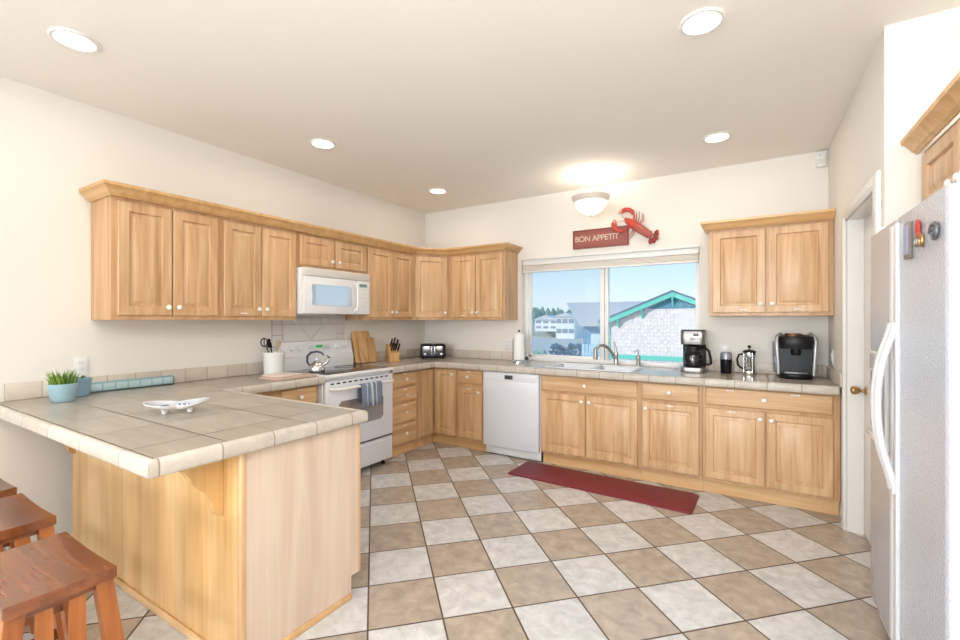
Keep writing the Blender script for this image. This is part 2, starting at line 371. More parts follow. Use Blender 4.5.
b = MB(); b.box(AX, AX + .15, RY, -1.755, 0, H); struct(b.build('wall_alcove', M['wall']))
b = MB()
b.box(-0.15, 0.35, RY - .15, RY, 0, H); b.box(4.65, AX + .15, RY - .15, RY, 0, H); b.box(.35, 4.65, RY - .15, RY, 2.5, H); b.box(.35, 4.65, RY - .15, RY, 0, .38)
struct(b.build('wall_rear', M['wall']))
b = MB(); b.box(-.15, AX + .15, 0.15, 0.35, H, H + .1); struct(b.build('roof', M['trim']))
# kitchen window: frame set in the recess, sliding left sash, fixed right pane
b = MB()
FY0, FY1 = 0.085, 0.135
b.box(WX0, WX1, FY0, FY1, .914, .955, .004); b.box(WX0, WX1, FY0, FY1, 1.975, WZ1 - .002, .004); b.box(WX0, WX0 + .045, FY0, FY1, .914, WZ1 - .002, .004); b.box(WX1 - .04, WX1, FY0, FY1, .914, WZ1 - .002, .004)
b.box(2.245, 2.290, FY0, FY1, .95, 1.98, .004); b.box(2.297, 2.333, FY0 - .006, FY1, .95, 1.98, .004)
b.box(WX0 + .045, 2.245, FY0 + .01, FY1 - .01, .955, .985, .003); b.box(WX0 + .045, WX0 + .075, FY0 + .01, FY1 - .01, .95, 1.98, .003)
b.box(2.310, 2.322, FY0 - .016, FY0, 1.50, 1.58, .003)
wf = struct(b.build('window_1', plain('window_vinyl', rgb(242, 240, 238), 0.4)))
b = MB(); b.box(WX0 + .07, 2.25, .108, .112, .98, 1.98); b.build('pane', M['glass'], wf)
b = MB(); b.box(2.33, WX1 - .04, .108, .112, .95, 1.98); b.build('pane', M['glass'], wf)
def screen_mat():
    m, t, p = newmat('insect_screen'); N = t.nodes.new; L = t.links.new
    out = [n for n in t.nodes if n.type == 'OUTPUT_MATERIAL'][0]; tr = N('ShaderNodeBsdfTransparent'); mx = N('ShaderNodeMixShader'); mx.inputs[0].default_value = 0.15
    p.inputs['Base Color'].default_value = rgb(190, 212, 230); p.inputs['Roughness'].default_value = 0.6
    L(tr.outputs[0], mx.inputs[1]); L(p.outputs[0], mx.inputs[2]); L(mx.outputs[0], out.inputs[0]); return m
b = MB(); b.box(WX0 + .05, 2.25, .130, .131, .96, 1.98); b.build('insect_screen', screen_mat(), wf)
b = MB()  # header trim line and blind cassette
b.box(WX0 - .015, WX1 + .008, -.012, 0.0, WZ1 - .012, WZ1 + .008, .002); struct(b.build('trim_1', M['trim']))
bl = thing('roller_blind', 'rolled up white blind along the top of the kitchen window', 'blind', (WX0 + .005, 0.03, 1.912))
b = MB(); b.box(0, WX1 - WX0 - .01, -.022, .03, .070, .130, .006); b.build('headrail', M['white_p'], bl)
b = MB()
for k in range(5): b.box(.004, WX1 - WX0 - .014, -.018, .026, .006 + k * .0125, .016 + k * .0125, .003)
b.build('blind_stack', plain('blind_fabric', rgb(240, 233, 223), .8), bl)
b = MB(); b.box(.002, WX1 - WX0 - .012, -.02, .028, -.008, .006, .003); b.build('bottom_rail', M['white_p'], bl)
b = MB()
for x in (.06, .085): b.tube([(x, .004, 0), (x, .004, -.62)], .0018, 6)
b.tube([(.085, .004, -.62), (.085, .004, -.66)], .005, 8); b.build('pull_cord', M['white_p'], bl)
# rear dining room windows
b = MB()
for x in (.35, 1.75, 3.2, 4.60): b.box(x, x + .05, RY - .1, RY, .38, 2.5)
b.box(.35, 4.65, RY - .1, RY, .38, .44); b.box(.35, 4.65, RY - .1, RY, 2.44, 2.5)
struct(b.build('window_2', M['trim']))
# door in the right wall, with jamb and casing
b = MB(); b.box(RX + .085, RX + .125, DY0 + .015, DY1 - .015, .008, DZ - .012, .002)
dr = struct(b.build('door_1', M['trim']))
b = MB()
for z0, z1 in ((.25, .85), (1.05, 1.85)):
    for y0, y1 in ((DY0 + .13, -1.235), (-1.155, DY1 - .13)): b.box(RX + .079, RX + .086, y0, y1, z0, z1, .006)
b.build('door_panel', M['trim'], dr)
b = MB(); b.lathe([(.0, 0), (.027, 0), (.027, -.006), (.012, -.010), (.010, -.028), (.016, -.034), (.024, -.044), (.027, -.058), (.024, -.070), (.012, -.076), (0, -.077)], (RX + .085, -.872, .927), 'x', 20); b.build('door_knob', M['brass'], dr)
b = MB(); b.box(RX + .002, RX + .128, DY1 - .014, DY1, 0, DZ); b.box(RX + .002, RX + .128, DY0, DY0 + .014, 0, DZ); b.box(RX + .002, RX + .128, DY0, DY1, DZ - .012, DZ)
b.box(RX + .07, RX + .084, DY1 - .026, DY1 - .012, 0, DZ - .01); b.box(RX + .07, RX + .084, DY0 + .012, DY0 + .026, 0, DZ - .01)
struct(b.build('trim_2', M['trim']))
b = MB()
for y0, y1 in ((DY1 - .008, DY1 + .055), (DY0 - .098, DY0 + .008)):
    b.box(RX - .014, RX, y0, y1, 0, DZ + .06, .004); b.box(RX - .018, RX - .012, y0 + .01, y1 - .02, 0, DZ + .05, .003)
b.box(RX - .0135, RX, DY0, DY1, DZ - .008, DZ + .058, .004); b.box(RX - .017, RX - .012, DY0, DY1, DZ + .008, DZ + .05, .003)
struct(b.build('trim_3', M['trim']))
b = MB(); b.box(RX - .012, RX, -.73, -.665, 0, .09, .004); b.box(RX - .012, RX, -1.755, -1.70, 0, .09); struct(b.build('baseboard_right', M['trim']))
b = MB(); b.box(0, .012, RY, -3.56, 0, .085, .004); struct(b.build('baseboard_left', M['trim']))

# ------------------------------------------------------------------ cabinets
def rect_ring(w_, h_, i, y): return [(i, y, i), (w_ - i, y, i), (w_ - i, y, h_ - i), (i, y, h_ - i)]
def knob_mesh(parent, x, z, y=-.020):
    b = MB(); b.lathe([(0, 0), (.007, 0), (.007, -.010), (.0155, -.014), (.0175, -.021), (.014, -.028), (.006, -.031), (0, -.0315)], (0, 0, 0), 'y', 16)
    return b.build('knob', M['knob'], parent, (x, y, z))
def add_front(root, kind, x0, x1, z0, z1, y, knob=None, strips=()):
    w_, h_ = x1 - x0, z1 - z0; b = MB()
    if kind == 'door':
        f = min(.058, w_ * .2, h_ * .24)
        prof = [(0, 0), (0, -.015), (.004, -.020), (f - .003, -.020), (f, -.0175), (f + .004, -.0075), (f + .009, -.0075), (f + .030, -.0165), (f + .034, -.018)]
        b.rings([rect_ring(w_, h_, i, d) for i, d in prof]); mat = M['maple']
    else:
        prof = [(0, 0), (0, -.012), (.003, -.0145), (.010, -.020)]
        b.rings([rect_ring(w_, h_, i, d) for i, d in prof]); mat = M['maple_h']
    o = b.build('door' if kind == 'door' else 'drawer', mat, root, (x0, y, z0), ang=25)
    if knob: knob_mesh(o, knob[0] - x0, knob[1] - z0)
    for sx, sz in strips:
        b = MB(); b.box(-.027, .027, -.0245, -.0195, -.004, .004, .0015); b.build('label_strip', M['strip'], o, (sx - x0, 0, sz - z0))
    return o
def carcass(root, w_, d, z0, z1, toe=False, hollow=False):
    b = MB()
    if hollow:
        b.box(0, .018, -d, -.004, z0, z1); b.box(w_ - .018, w_, -d, -.004, z0, z1); b.box(.018, w_ - .018, -d + .018, -.012, z0, z0 + .018); b.box(.018, w_ - .018, -.012, -.004, z0, z1)
        b.box(.018, w_ - .018, -d, -d + .018, z0, z1)
    else: b.box(0, w_, -d, -.004, z0, z1, .0015, seg=1)
    b.build('body', M['maple_body'], root)
    if toe:
        b = MB(); b.box(0, w_, -d + .055, -d + .07, 0, z0); b.build('toe_kick', M['toe'], root)
def cabinet(name, label, loc, rz, w_, d, z0, z1, fronts, toe=False, hollow=False, group=None):
    r = thing(name, label, 'cabinet', loc, rz, group)
    carcass(r, w_, d, z0, z1, toe, hollow)
    for f in fronts: add_front(r, *f[:5], -d, *f[5:])
    return r
Q = PI / 2; G1 = 'upper wall cabinets'; G2 = 'base cabinets'
UD = .305; UZ0, UZ1 = 1.372, 2.13; DZ0, DZ1 = 1.40, 2.10; KZ = 1.455
def upper_pair(label, y0, y1, a, b_, strip=None, z0=UZ0, dz0=DZ0, kz=KZ):
    (a0, a1), (b0, b1) = a, b_
    return cabinet('upper_cabinet', label, (0, y0, 0), Q, y1 - y0 - .001, UD, z0, UZ1,
        [('door', a0 - y0, a1 - y0, dz0, DZ1, (a1 - y0 - .028, kz), [(strip - y0, dz0 + .022)] if strip else ()), ('door', b0 - y0, b1 - y0, dz0, DZ1, (b0 - y0 + .028, kz))], group=G1)
upper_pair('maple two-door upper cabinet at the free end of the left wall row', -3.39, -2.748, (-3.36, -3.066), (-3.06, -2.77))
upper_pair('maple two-door upper cabinet directly before the microwave, with a white strip on one door', -2.748, -2.116, (-2.727, -2.440), (-2.434, -2.130), -2.58)
upper_pair('short maple two-door cabinet above the microwave', -2.116, -1.325, (-2.088, -1.738), (-1.712, -1.338), None, 1.822, 1.85, 1.90)
upper_pair('maple two-door upper cabinet between the microwave and the corner cabinet', -1.325, -.60, (-1.31, -.955), (-.948, -.62))
# diagonal corner unit
r = thing('upper_cabinet', 'single-door maple upper cabinet set diagonally across the corner above the toaster', 'cabinet', (0, 0, 0), 0, G1)
b = MB(); b.prism([(.004, -.004), (.60, -.004), (.60, -.305), (.305, -.599), (.004, -.599)], 'xy', UZ0, UZ1); b.build('body', M['maple_body'], r)
dl = math.hypot(.295, .294); 
o = add_front(r, 'door', 0, dl - .045, DZ0, DZ1, 0, (dl - .045 - .03, KZ))
o.location = (.305 + .022 * .707, -.599 + .022 * .707, DZ0); o.rotation_euler = (0, 0, PI / 4)
cabinet('upper_cabinet', 'maple two-door upper cabinet on the back wall between corner unit and window', (.602, 0, 0), 0, .733, UD, UZ0, UZ1,
    [('door', .05, .363, DZ0, DZ1, (.363 - .028, KZ), [(.2, DZ0 + .022)]), ('door', .370, .705, DZ0, DZ1, (.370 + .028, KZ))], group=G1)
cabinet('upper_cabinet', 'maple two-door upper cabinet right of the window above the coffee machines', (3.285, 0, 0), 0, RX - 3.285 - .003, UD, 1.405, 2.135,
    [('door', .027, .400, 1.432, 2.105, (.400 - .03, 1.50), [(.25, 1.455)]), ('door', .416, .798, 1.432, 2.105, (.416 + .03, 1.50), [(.61, 1.455)])], group=G1)
cabinet('upper_cabinet', 'maple cabinet in the alcove above the refrigerator', (AX, -1.759, 0), -Q, .93, AX - 4.252, 1.82, 2.13,
    [('door', .04, .455, 1.85, 2.10, (.425, 1.88)), ('door', .475, .89, 1.85, 2.10, (.505, 1.88))], group=G1)
CP = [(0, 2.121), (.008, 2.121), (.012, 2.128), (.022, 2.134), (.028, 2.145), (.046, 2.166), (.058, 2.172), (.060, 2.19), (0, 2.19)]
def crown(label, path, side):
    b = MB(); b.sweep(path, CP, side); o = b.build('crown_molding', M['crown_x'], ang=25); tag(o, label, 'molding', 'crown moldings on the upper cabinets')
crown('long stepped crown molding along the left wall and corner upper cabinets', [(.003, -3.392), (.3265, -3.392), (.3265, -.590), (.609, -.3265), (1.337, -.3265), (1.337, -.003)], 1)
crown('crown molding on the cabinet right of the window', [(3.283, -.003), (3.283, -.3265), (RX - .003, -.3265)], 1)
crown('crown molding on the cabinet above the refrigerator', [(4.2305, -1.758), (4.2305, -2.70)], 1)

# base cabinets
BD = .59; BZ0, BZ1 = .11, .872
cabinet('base_cabinet', 'maple bank of four drawers between the range and the inner corner', (0, -1.306, 0), Q, .421, BD, BZ0, BZ1,
    [('drawer',   .034, .404, .70, .845, (.229, .775), [(.219, .832)]), ('drawer',   .034, .404, .548, .685, (.229, .615), [(.219, .672)]), ('drawer',   .034, .404, .345, .528, (.229, .437), [(.219, .515)]), ('drawer',   .034, .404, .13, .325, (.229, .23), [(.219, .31)])], True, group=G2)
r = thing('base_cabinet', 'maple corner base cabinet with two tall doors meeting at an inner angle', 'cabinet', (0, 0, 0), 0, G2)
b = MB(); b.prism([(.004, -.004), (.908, -.004), (.908, -.59), (.59, -.59), (.59, -.884), (.004, -.884)], 'xy', BZ0, BZ1); b.build('body', M['maple_body'], r)
b = MB(); b.sweep([(.535, -.884), (.535, -.535), (.908, -.535)], [(0, 0), (-.015, 0), (-.015, BZ0), (0, BZ0)], 1); b.build('toe_kick', M['toe'], r)
b = MB(); b.box(.45, .592, -.86, -.45, .838, .85); b.box(.45, .90, -.592, -.45, .838, .85); b.build('gap_rail', M['maple_body'], r)  # plain maple rail along the gap above the corner doors
o = add_front(r, 'door', 0, .24, .135, .838, 0); o.location = (.59, -.86, .135); o.rotation_euler = (0, 0, Q)
o = add_front(r, 'door', 0, .27, .135, .838, 0, (.238, .79)); o.location = (.622, -.59, .135)
cabinet('base_cabinet', 'narrow maple base cabinet with one drawer over one door beside the dishwasher', (.910, 0, 0), 0, .332, BD, BZ0, BZ1,
    [('drawer', .025, .315, .70, .845, (.15, .775), [(.16, .832)]), ('door', .025, .315, .135, .665, (.285, .62), [(.15, .65)])], True, group=G2)
cabinet('base_cabinet', 'maple sink base cabinet with two doors under the window, just right of the dishwasher', (1.877, 0, 0), 0, .906, BD, BZ0, BZ1,
    [('drawer', .012, .890, .708, .848, (.435, .778)), ('door', .010, .436, .135, .688, (.405, .635)), ('door', .447, .890, .135, .688, (.475, .635))], True, True, group=G2)
cabinet('base_cabinet', 'maple one-door base cabinet with a drawer, below the coffee maker', (2.785, 0, 0), 0, .472, BD, BZ0, BZ1,
    [('drawer', .02, .452, .708, .848, (.235, .778)), ('door', .02, .452, .135, .688, (.052, .635), [(.235, .668)])], True, group=G2)
cabinet('base_cabinet', 'wide maple two-door base cabinet with one long drawer, at the right wall', (3.259, 0, 0), 0, RX - 3.259 - .004, BD, BZ0, BZ1,
    [('drawer', .02, .815, .708, .848, (.41, .778), [(.19, .832), (.60, .832)]), ('door', .02, .415, .135, .688, (.385, .635), [(.20, .668)]), ('door', .425, .815, .135, .688, (.455, .635))], True, group=G2)
cabinet('base_cabinet', 'maple base cabinet left of the range, only its drawer seen past the peninsula', (0, -2.906, 0), Q, .778, BD, BZ0, BZ1,
    [('drawer', .44, .765, .70, .845, (.60, .775), [(.60, .832)]), ('door', .44, .765, .135, .665, (.73, .62))], True, group=G2)
# peninsula base
b = MB(); b.box(.0, .135, -3.30, -2.93, 0, .855); struct(b.build('trim_4', M['wall']))
pn = thing('peninsula_base', 'maple peninsula base with pale end panel under the tiled bar top', 'cabinet', (0, -3.512, 0))
b = MB(); b.prism([(.004, 0), (.545, 0), (.545, .11), (.604, .11), (.604, .853), (.584, .853), (.584, .872), (.004, .872)], 'yz', .138, 1.885); b.build('body', M['maple_body'], pn)
b = MB(); b.box(.138, 1.886, -.006, .003, 0, .855); b.build('back_panel', M['pen_back'], pn)
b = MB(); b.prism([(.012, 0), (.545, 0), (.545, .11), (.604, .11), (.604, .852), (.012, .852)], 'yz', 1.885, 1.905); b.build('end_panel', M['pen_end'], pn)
b = MB(); b.box(1.880, 1.908, -.012, .014, 0, .852, .006); b.build('corner_post', M['maple'], pn)
b = MB(); b.box(1.884, 1.907, .590, .606, .11, .852, .004); b.build('corner_post', M['maple'], pn)
b = MB(); b.box(.138, 1.880, -.020, -.006, 0, .035, .006); b.box(1.905, 1.915, .014, .54, 0, .03, .004); b.build('shoe_molding', M['toe'], pn)
for x in (1.735, .15):
    pts = [(-.006, .585), (-.028, .590), (-.040, .612), (-.046, .650), (-.062, .690), (-.098, .722), (-.120, .745), (-.132, .775), (-.150, .800), (-.172, .812), (-.180, .830), (-.180, .852), (-.006, .852)]
    b = MB(); b.prism(pts, 'yz', x, x + .042, .002, seg=1); b.build('corbel', M['pen_back'], pn)

# worktops
NP = [(.006, .857), (.024, .857), (.032, .861), (.035, .868), (.035, .900), (.032, .910), (.024, .917), (.012, .9175), (.006, .914)]
GP = [(-.001, .862), (.0065, .862), (.0065, .9115), (-.001, .9115)]
M['grout'] = plain('grout', rgb(104, 90, 78), .9)
CZ0 = .874; CT = .914
ct = thing('worktop', 'beige tiled worktop running around the corner from range to right wall', 'worktop')
b = MB(); SX0, SX1, SY0, SY1 = 1.895, 2.70, -.515, -.085
b.box(.003, .625, -1.307, -.003, CZ0, CT); b.box(.625, SX0, -.625, -.003, CZ0, CT); b.box(SX1, RX - .003, -.625, -.003, CZ0, CT)
b.box(SX0, SX1, -.625, SY0, CZ0, CT); b.box(SX0, SX1, SY1, -.003, CZ0, CT); b.box(WX0 + .001, WX1 - .001, -.003, .085, CZ0, CT)
b.build('tile_surface', M['ctop_back'], ct)
b = MB(); b.sweep([(.625, -1.307), (.625, -.625), (RX - .016, -.625)], NP, 1, mfun=lambda d: 0 if abs(d.x) > abs(d.y) else 1); b.build('edge_tiles', [M['nose_x'], M['nose_y']], ct, ang=50)
b = MB(); b.sweep([(.625, -1.307), (.625, -.625), (RX - .016, -.625)], GP, 1); b.build('grout_line', M['grout'], ct)
for q, mm in (((.002, .014, -1.307, -.004), 'splash_y'), ((.014, WX0, -.014, -.002), 'splash_x'), ((WX1, RX - .002, -.014, -.002), 'splash_x'), ((RX - .014, RX - .002, -.66, -.014), 'splash_y')):
    b = MB(); b.box(*q, CT + .001, 1.012, .003); b.build('backsplash', M[mm], ct)
ct = thing('worktop', 'beige tiled peninsula worktop with cream edge tiles, turning towards the range', 'worktop')
b = MB(); b.box(.003, .625, -2.925, -2.116, CZ0, CT); b.box(.003, 1.905, -3.81, -2.925, CZ0, CT); b.build('tile_surface', M['ctop_pen'], ct)
b = MB(); b.sweep([(.625, -2.116), (.625, -2.925), (1.905, -2.925), (1.905, -3.81), (.003, -3.81)], NP, -1, mfun=lambda d: 0 if abs(d.x) > abs(d.y) else 1); b.build('edge_tiles', [M['nose_xp'], M['nose_y']], ct, ang=50)
b = MB(); b.sweep([(.625, -2.116), (.625, -2.925), (1.905, -2.925), (1.905, -3.81), (.003, -3.81)], GP, -1); b.build('grout_line', M['grout'], ct)
b = MB(); b.box(.002, .014, -3.775, -2.116, CT + .001, 1.012, .003); b.build('backsplash', M['splash_y'], ct)

# tile panel behind the range
b = MB(); g = plain('panel_tile', rgb(222, 217, 212), .35, bump=(30, .15, .002)); gg = plain('panel_grout', rgb(150, 140, 132), .8)
Y0, Y1 = -2.145, -1.335; Z0, Z1 = .93, 1.40
b.box(.002, .008, Y0, Y1, Z0, Z1, m=1)
n = 8; tw = (Y1 - Y0) / n
for k in range(n): b.box(.004, .013, Y0 + k * tw + .002, Y0 + (k + 1) * tw - .002, 1.335, Z1, .002, 0)
for k in range(4):
    for yy in (Y0, Y1 - tw): b.box(.004, .013, yy + .002, yy + tw - .002, 1.333 - (k + 1) * .101 + .004, 1.333 - k * .101, .002, 0)
ya, yb = Y0 + tw + .002, Y1 - tw - .002; ym = (ya + yb) / 2; zt = 1.331
b.prism([(ya + .16, zt), (yb - .16, zt), (ym, zt - (ym - ya - .16))], 'yz', .004, .013, .0015)
gq = .004; hh = ym - ya - .16
for s_ in (1, -1):
    e0 = ym + s_ * (ym - ya); e1 = ym + s_ * (ym - ya - .16 + gq)
    b.prism([(e0, zt), (e1, zt), (ym + s_ * .002, zt - hh - gq * .6), (ym + s_ * .002, Z0), (e0, Z0)], 'yz', .004, .013)
tag(b.build('tile_panel', [g, gg]), 'grey stone tile panel with a triangle inlay on the wall behind the range', 'tiles')

# ------------------------------------------------------------------ appliances
# range
rg = thing('kitchen_range', 'white electric range with black glass cooktop and raised control panel', 'stove', (0, -2.112, 0), Q)
RW = .802
b = MB(); b.box(.003, RW - .003, -.62, -.03, .09, .895, .004); b.build('body', M['white'], rg)
b = MB(); b.box(0, RW, -.665, -.03, .893, .922, .008, 0); b.build('cooktop_rim', M['white'], rg)
b = MB(); b.box(.035, RW - .035, -.635, -.13, .919, .9245, .001); b.build('glass_cooktop', M['black_gl'], rg)
gr = plain('burner_mark', rgb(90, 92, 96), .2)
for x, y, r_ in ((.20, -.25, .08), (.20, -.49, .105), (.58, -.25, .105), (.58, -.49, .08)):
    b = MB(); b.lathe([(r_, .9246), (r_, .9252), (r_ - .006, .9252), (r_ - .006, .9246)], (x, y, 0), 'z', 36, ring=True); b.build('burner', gr, rg)
b = MB(); b.prism([(-.03, .915), (-.115, .915), (-.115, 1.025), (-.095, 1.045), (-.075, 1.165), (-.065, 1.175), (-.03, 1.175)], 'yz', .0, RW, .004); b.build('backguard', M['white'], rg)
def guard_y(z): return -.095 + (z - 1.045) / .12 * .02 - .0015
def on_guard(mesh, name, mat, x, z):
    return mesh.build(name, mat, rg, (x, guard_y(z), z), (math.radians(-9.5), 0, 0))
for x in (.10, .19, .61, .70):
    b = MB(); b.lathe([(0, 0), (.026, 0), (.026, -.006), (.021, -.010), (.019, -.024), (.015, -.027), (0, -.027)], (0, 0, 0), 'y', 20); b.box(-.0035, .0035, -.033, -.02, -.018, .018, .001)
    on_guard(b, 'knob', M['white_p'], x, 1.115)
b = MB(); b.box(-.125, .125, -.003, .002, -.032, .032, .002); on_guard(b, 'control_panel', plain('panel_grey', rgb(226, 228, 232), .3), .405, 1.112)
b = MB(); b.box(-.037, .037, -.005, .002, -.014, .014, .001); on_guard(b, 'display', M['lcd'], .40, 1.122)
b = MB()
for k in range(4):
    for s_ in (-1, 1): b.box(s_ * (.058 + k * .016) - .005, s_ * (.058 + k * .016) + .005, -.0045, 0, -.012, -.004, .001); b.box(s_ * (.058 + k * .016) - .005, s_ * (.058 + k * .016) + .005, -.0045, 0, .008, .016, .001)
on_guard(b, 'button', M['grey_p'], .40, 1.112)
b = MB(); b.box(.008, RW - .008, -.66, -.62, .29, .865, .008); od = b.build('oven_door', M['white_d'], rg)
b = MB(); b.prism([(.14 + .03, .46), (RW - .14 - .03, .46), (RW - .14, .49), (RW - .14, .66), (RW - .17, .69), (.17, .69), (.14, .66), (.14, .49)], 'xz', -.6625, -.655, .001, seg=1); b.build('window', M['ovwin'], od)
b = MB()
b.tube([(.05, -.66, .80), (.055, -.70, .80), (.08, -.712, .80), (RW - .08, -.712, .80), (RW - .055, -.70, .80), (RW - .05, -.66, .80)], .012, 10); b.build('handle', M['white_p'], od)
b = MB()
for k in range(11):
    x = .075 + k * .063; b.box(x - .02, x + .02, -.662, -.655, .838, .852, .003); 
b.build('vent_slots', M['dark'], od)
b = MB(); b.box(.012, RW - .012, -.618, -.56, .862, .893); b.box(.010, RW - .010, -.64, -.60, .276, .29); b.build('door_gasket', M['dark'], rg)
b = MB(); b.box(.008, RW - .008, -.655, -.61, .06, .272, .008); b.box(.05, RW - .05, -.667, -.65, .232, .262, .006); b.build('storage_drawer', M['white_d'], rg)
for x in (.06, RW - .06):
    for y in (-.58, -.1):
        b = MB(); b.lathe([(.02, 0), (.02, .012), (.012, .016), (.012, .10)], (x, y, 0), 'z', 14); b.build('foot', M['black'], rg)
# towel over the oven handle
tw_ = MB(); YC = -2.115 + .46; Y0_ = -1.79; Y1_ = -1.54
nx, cols = 16, []
def towel_pts(u):
    y = Y0_ + (Y1_ - Y0_) * u; wv = .006 * math.sin(u * 16) + .004 * math.sin(u * 29 + 1)
    pr = [(.742 + wv, .605 + .012 * math.sin(u * 3)), (.738 + wv, .68), (.733 + wv * .8, .75), (.730 + wv * .4, .79), (.727, .806), (.717, .8175), (.706, .8145), (.694, .80), (.690 - .2 * wv, .76), (.688, .70), (.688, .665)]
    return [Vector((x, y, z)) for x, z in pr]
G_ = [towel_pts(k / nx) for k in range(nx + 1)]
V_ = [[tw_.bm.verts.new(p) for p in row] for row in G_]
for i in range(nx):
    for j in range(len(G_[0]) - 1):
        f = tw_.bm.faces.new([V_[i][j], V_[i + 1][j], V_[i + 1][j + 1], V_[i][j + 1]]); f.material_index = 1 if i in (4, 7, 8, 11) else 0
o = tw_.build('dish_towel', [M['towel'], M['towel_s']], fix=False); sm = o.modifiers.new('thick', 'SOLIDIFY'); sm.thickness = .004; sm.offset = 1.0
tag(o, 'blue grey striped dish towel hanging over the oven door handle', 'towel')
# microwave
mw = thing('microwave', 'white over-the-range microwave under the short cabinet', 'microwave', (0, -2.11, 0), Q); MWW = .775
b = MB(); b.box(-.004, MWW - .032, -.375, -.016, 1.424, 1.818, .005); b.build('body', M['white'], mw)
x0, x1 = -.004, MWW - .032; bw = x1 - x0
b = MB(); b.box(x0, x1, -.402, -.374, 1.748, 1.818, .005)
for k in range(5): b.box(x0 + .03, x1 - .02, -.406, -.40, 1.757 + k * .0115, 1.763 + k * .0115, .002)
b.build('vent_grille', plain('vent_white', rgb(232, 226, 218), .4), mw)
b = MB(); b.box(x0, x0 + .575, -.405, -.374, 1.428, 1.745, .008); md = b.build('door', M['white'], mw)
b = MB(); b.prism([(x0 + .085, 1.50), (x0 + .50, 1.50), (x0 + .515, 1.515), (x0 + .515, 1.665), (x0 + .50, 1.68), (x0 + .085, 1.68), (x0 + .075, 1.67), (x0 + .075, 1.51)], 'xz', -.4075, -.40, .001, seg=1); b.build('window', M['mwglass'], md)
b = MB(); b.tube([(x0 + .555, -.40, 1.715), (x0 + .556, -.43, 1.70), (x0 + .556, -.44, 1.66), (x0 + .556, -.442, 1.58), (x0 + .556, -.44, 1.50), (x0 + .556, -.43, 1.47), (x0 + .555, -.40, 1.455)], .011, 10); b.build('handle', M['white'], md)
b = MB(); b.box(x0 + .58, x1, -.405, -.374, 1.428, 1.745, .006); cp = b.build('control_panel', M['white'], mw)
b = MB(); b.box(x0 + .61, x1 - .04, -.4065, -.40, 1.685, 1.715, .001); b.build('display', plain('mw_display', rgb(120, 150, 150), .2), cp)
b = MB()
for i in range(3):
    for j in range(5): b.box(x0 + .612 + i * .04, x0 + .642 + i * .04, -.4062, -.40, 1.47 + j * .04, 1.492 + j * .04, .001)
b.build('button', M['white_p'], cp)
# dishwasher
dw = thing('dishwasher', 'white built-in dishwasher between maple base cabinets', 'dishwasher', (1.246, 0, 0)); DWW = .626
b = MB(); b.box(0, DWW, -.58, -.004, .10, .872); b.build('body', M['white_p'], dw)
b = MB(); b.box(.006, DWW - .006, -.625, -.58, .105, .852, .006); dd = b.build('door', M['white_d'], dw)
b = MB(); b.box(.012, DWW - .012, -.627, -.62, .765, .847, .003); b.build('control_panel', plain('dw_panel', rgb(230, 231, 235), .3), dd)
b = MB(); b.box(.255, .345, -.6285, -.62, .785, .825, .002); b.box(.265, .335, -.632, -.626, .815, .823, .002); b.build('latch_display', plain('dw_display', rgb(70, 74, 82), .3), dd)
b = MB()
for k in range(4): b.box(.405 + k * .022, .411 + k * .022, -.6280, -.62, .80, .806, .001)
b.build('button', M['grey_p'], dd)
b = MB(); b.box(.006, DWW - .006, -.565, -.55, .012, .10, .003); b.build('kick_plate', M['white'], dw)
# refrigerator
FW = .955; FX = 4.059
fr = thing('refrigerator', 'white side-by-side refrigerator with pebbled doors and ice dispenser', 'refrigerator', (4.85, -1.79, 0), -Q)
D0 = 4.85 - FX
b = MB(); b.box(0.005, FW - .005, -D0 + .085, 0, .045, 1.735, .01); b.build('body', M['fridge_s'], fr)
def fdoor(x0, x1):
    b = MB()
    pts = [(x0, -D0 + .075), (x0, -D0 + .014), (x0 + .005, -D0 + .005), (x0 + .018, -D0), (x1 - .018, -D0), (x1 - .005, -D0 + .005), (x1, -D0 + .014), (x1, -D0 + .075)]
    b.prism(pts, 'xy', .105, 1.756, .003); return b.build('door', M['fridge'], fr)
fz = fdoor(0, .437); fd = fdoor(.447, FW)
for d_, x, sx in ((fz, .415, -1), (fd, .474, 1)):
    b = MB()
    b.box(x - .016, x + .016, -D0 - .012, -D0 + .002, .14, 1.735, .005)
    up = bez((x, -D0 - .008, 1.36), (x, -D0 - .02, 1.28), (x, -D0 - .058, 1.24), 8, (x, -D0 - .060, 1.05))
    dn = bez((x, -D0 - .060, 1.05), (x, -D0 - .058, .86), (x, -D0 - .02, .82), 8, (x, -D0 - .008, .72))
    b.tube(up + dn[1:], .0115, 10); b.build('handle', M['fridge_w'], d_)
b = MB(); b.box(.06, .34, -D0 - .010, -D0 + .001, .84, 1.235, .004); dsp = b.build('dispenser', M['white_p'], fz)
b = MB(); b.box(.08, .32, -D0 - .0115, -D0 - .009, .90, 1.145, .001); b.build('dispenser_recess', M['grey_p'], dsp)
b = MB(); b.box(.075, .325, -D0 - .014, -D0 - .009, 1.155, 1.225, .002); b.box(.085, .315, -D0 - .030, -D0 - .009, .865, .885, .003); b.build('dispenser_controls', M['white'], dsp)
b = MB(); b.box(.02, FW - .02, -D0 + .03, -D0 + .09, .02, .098, .004)
for k in range(5): b.box(.05, FW - .05, -D0 + .026, -D0 + .031, .03 + k * .012, .036 + k * .012, .001)
b.build('toe_grille', M['white_p'], fr)
for x in (.025, FW - .03):
    b = MB(); b.lathe([(.018, 1.735), (.018, 1.785), (.013, 1.795), (0, 1.796)], (x, -D0 + .045, 0), 'z', 18); b.box(x - .015, x + .015, -D0 + .045, -D0 + .16, 1.736, 1.772, .005); b.build('hinge_cap', M['white'], fr)
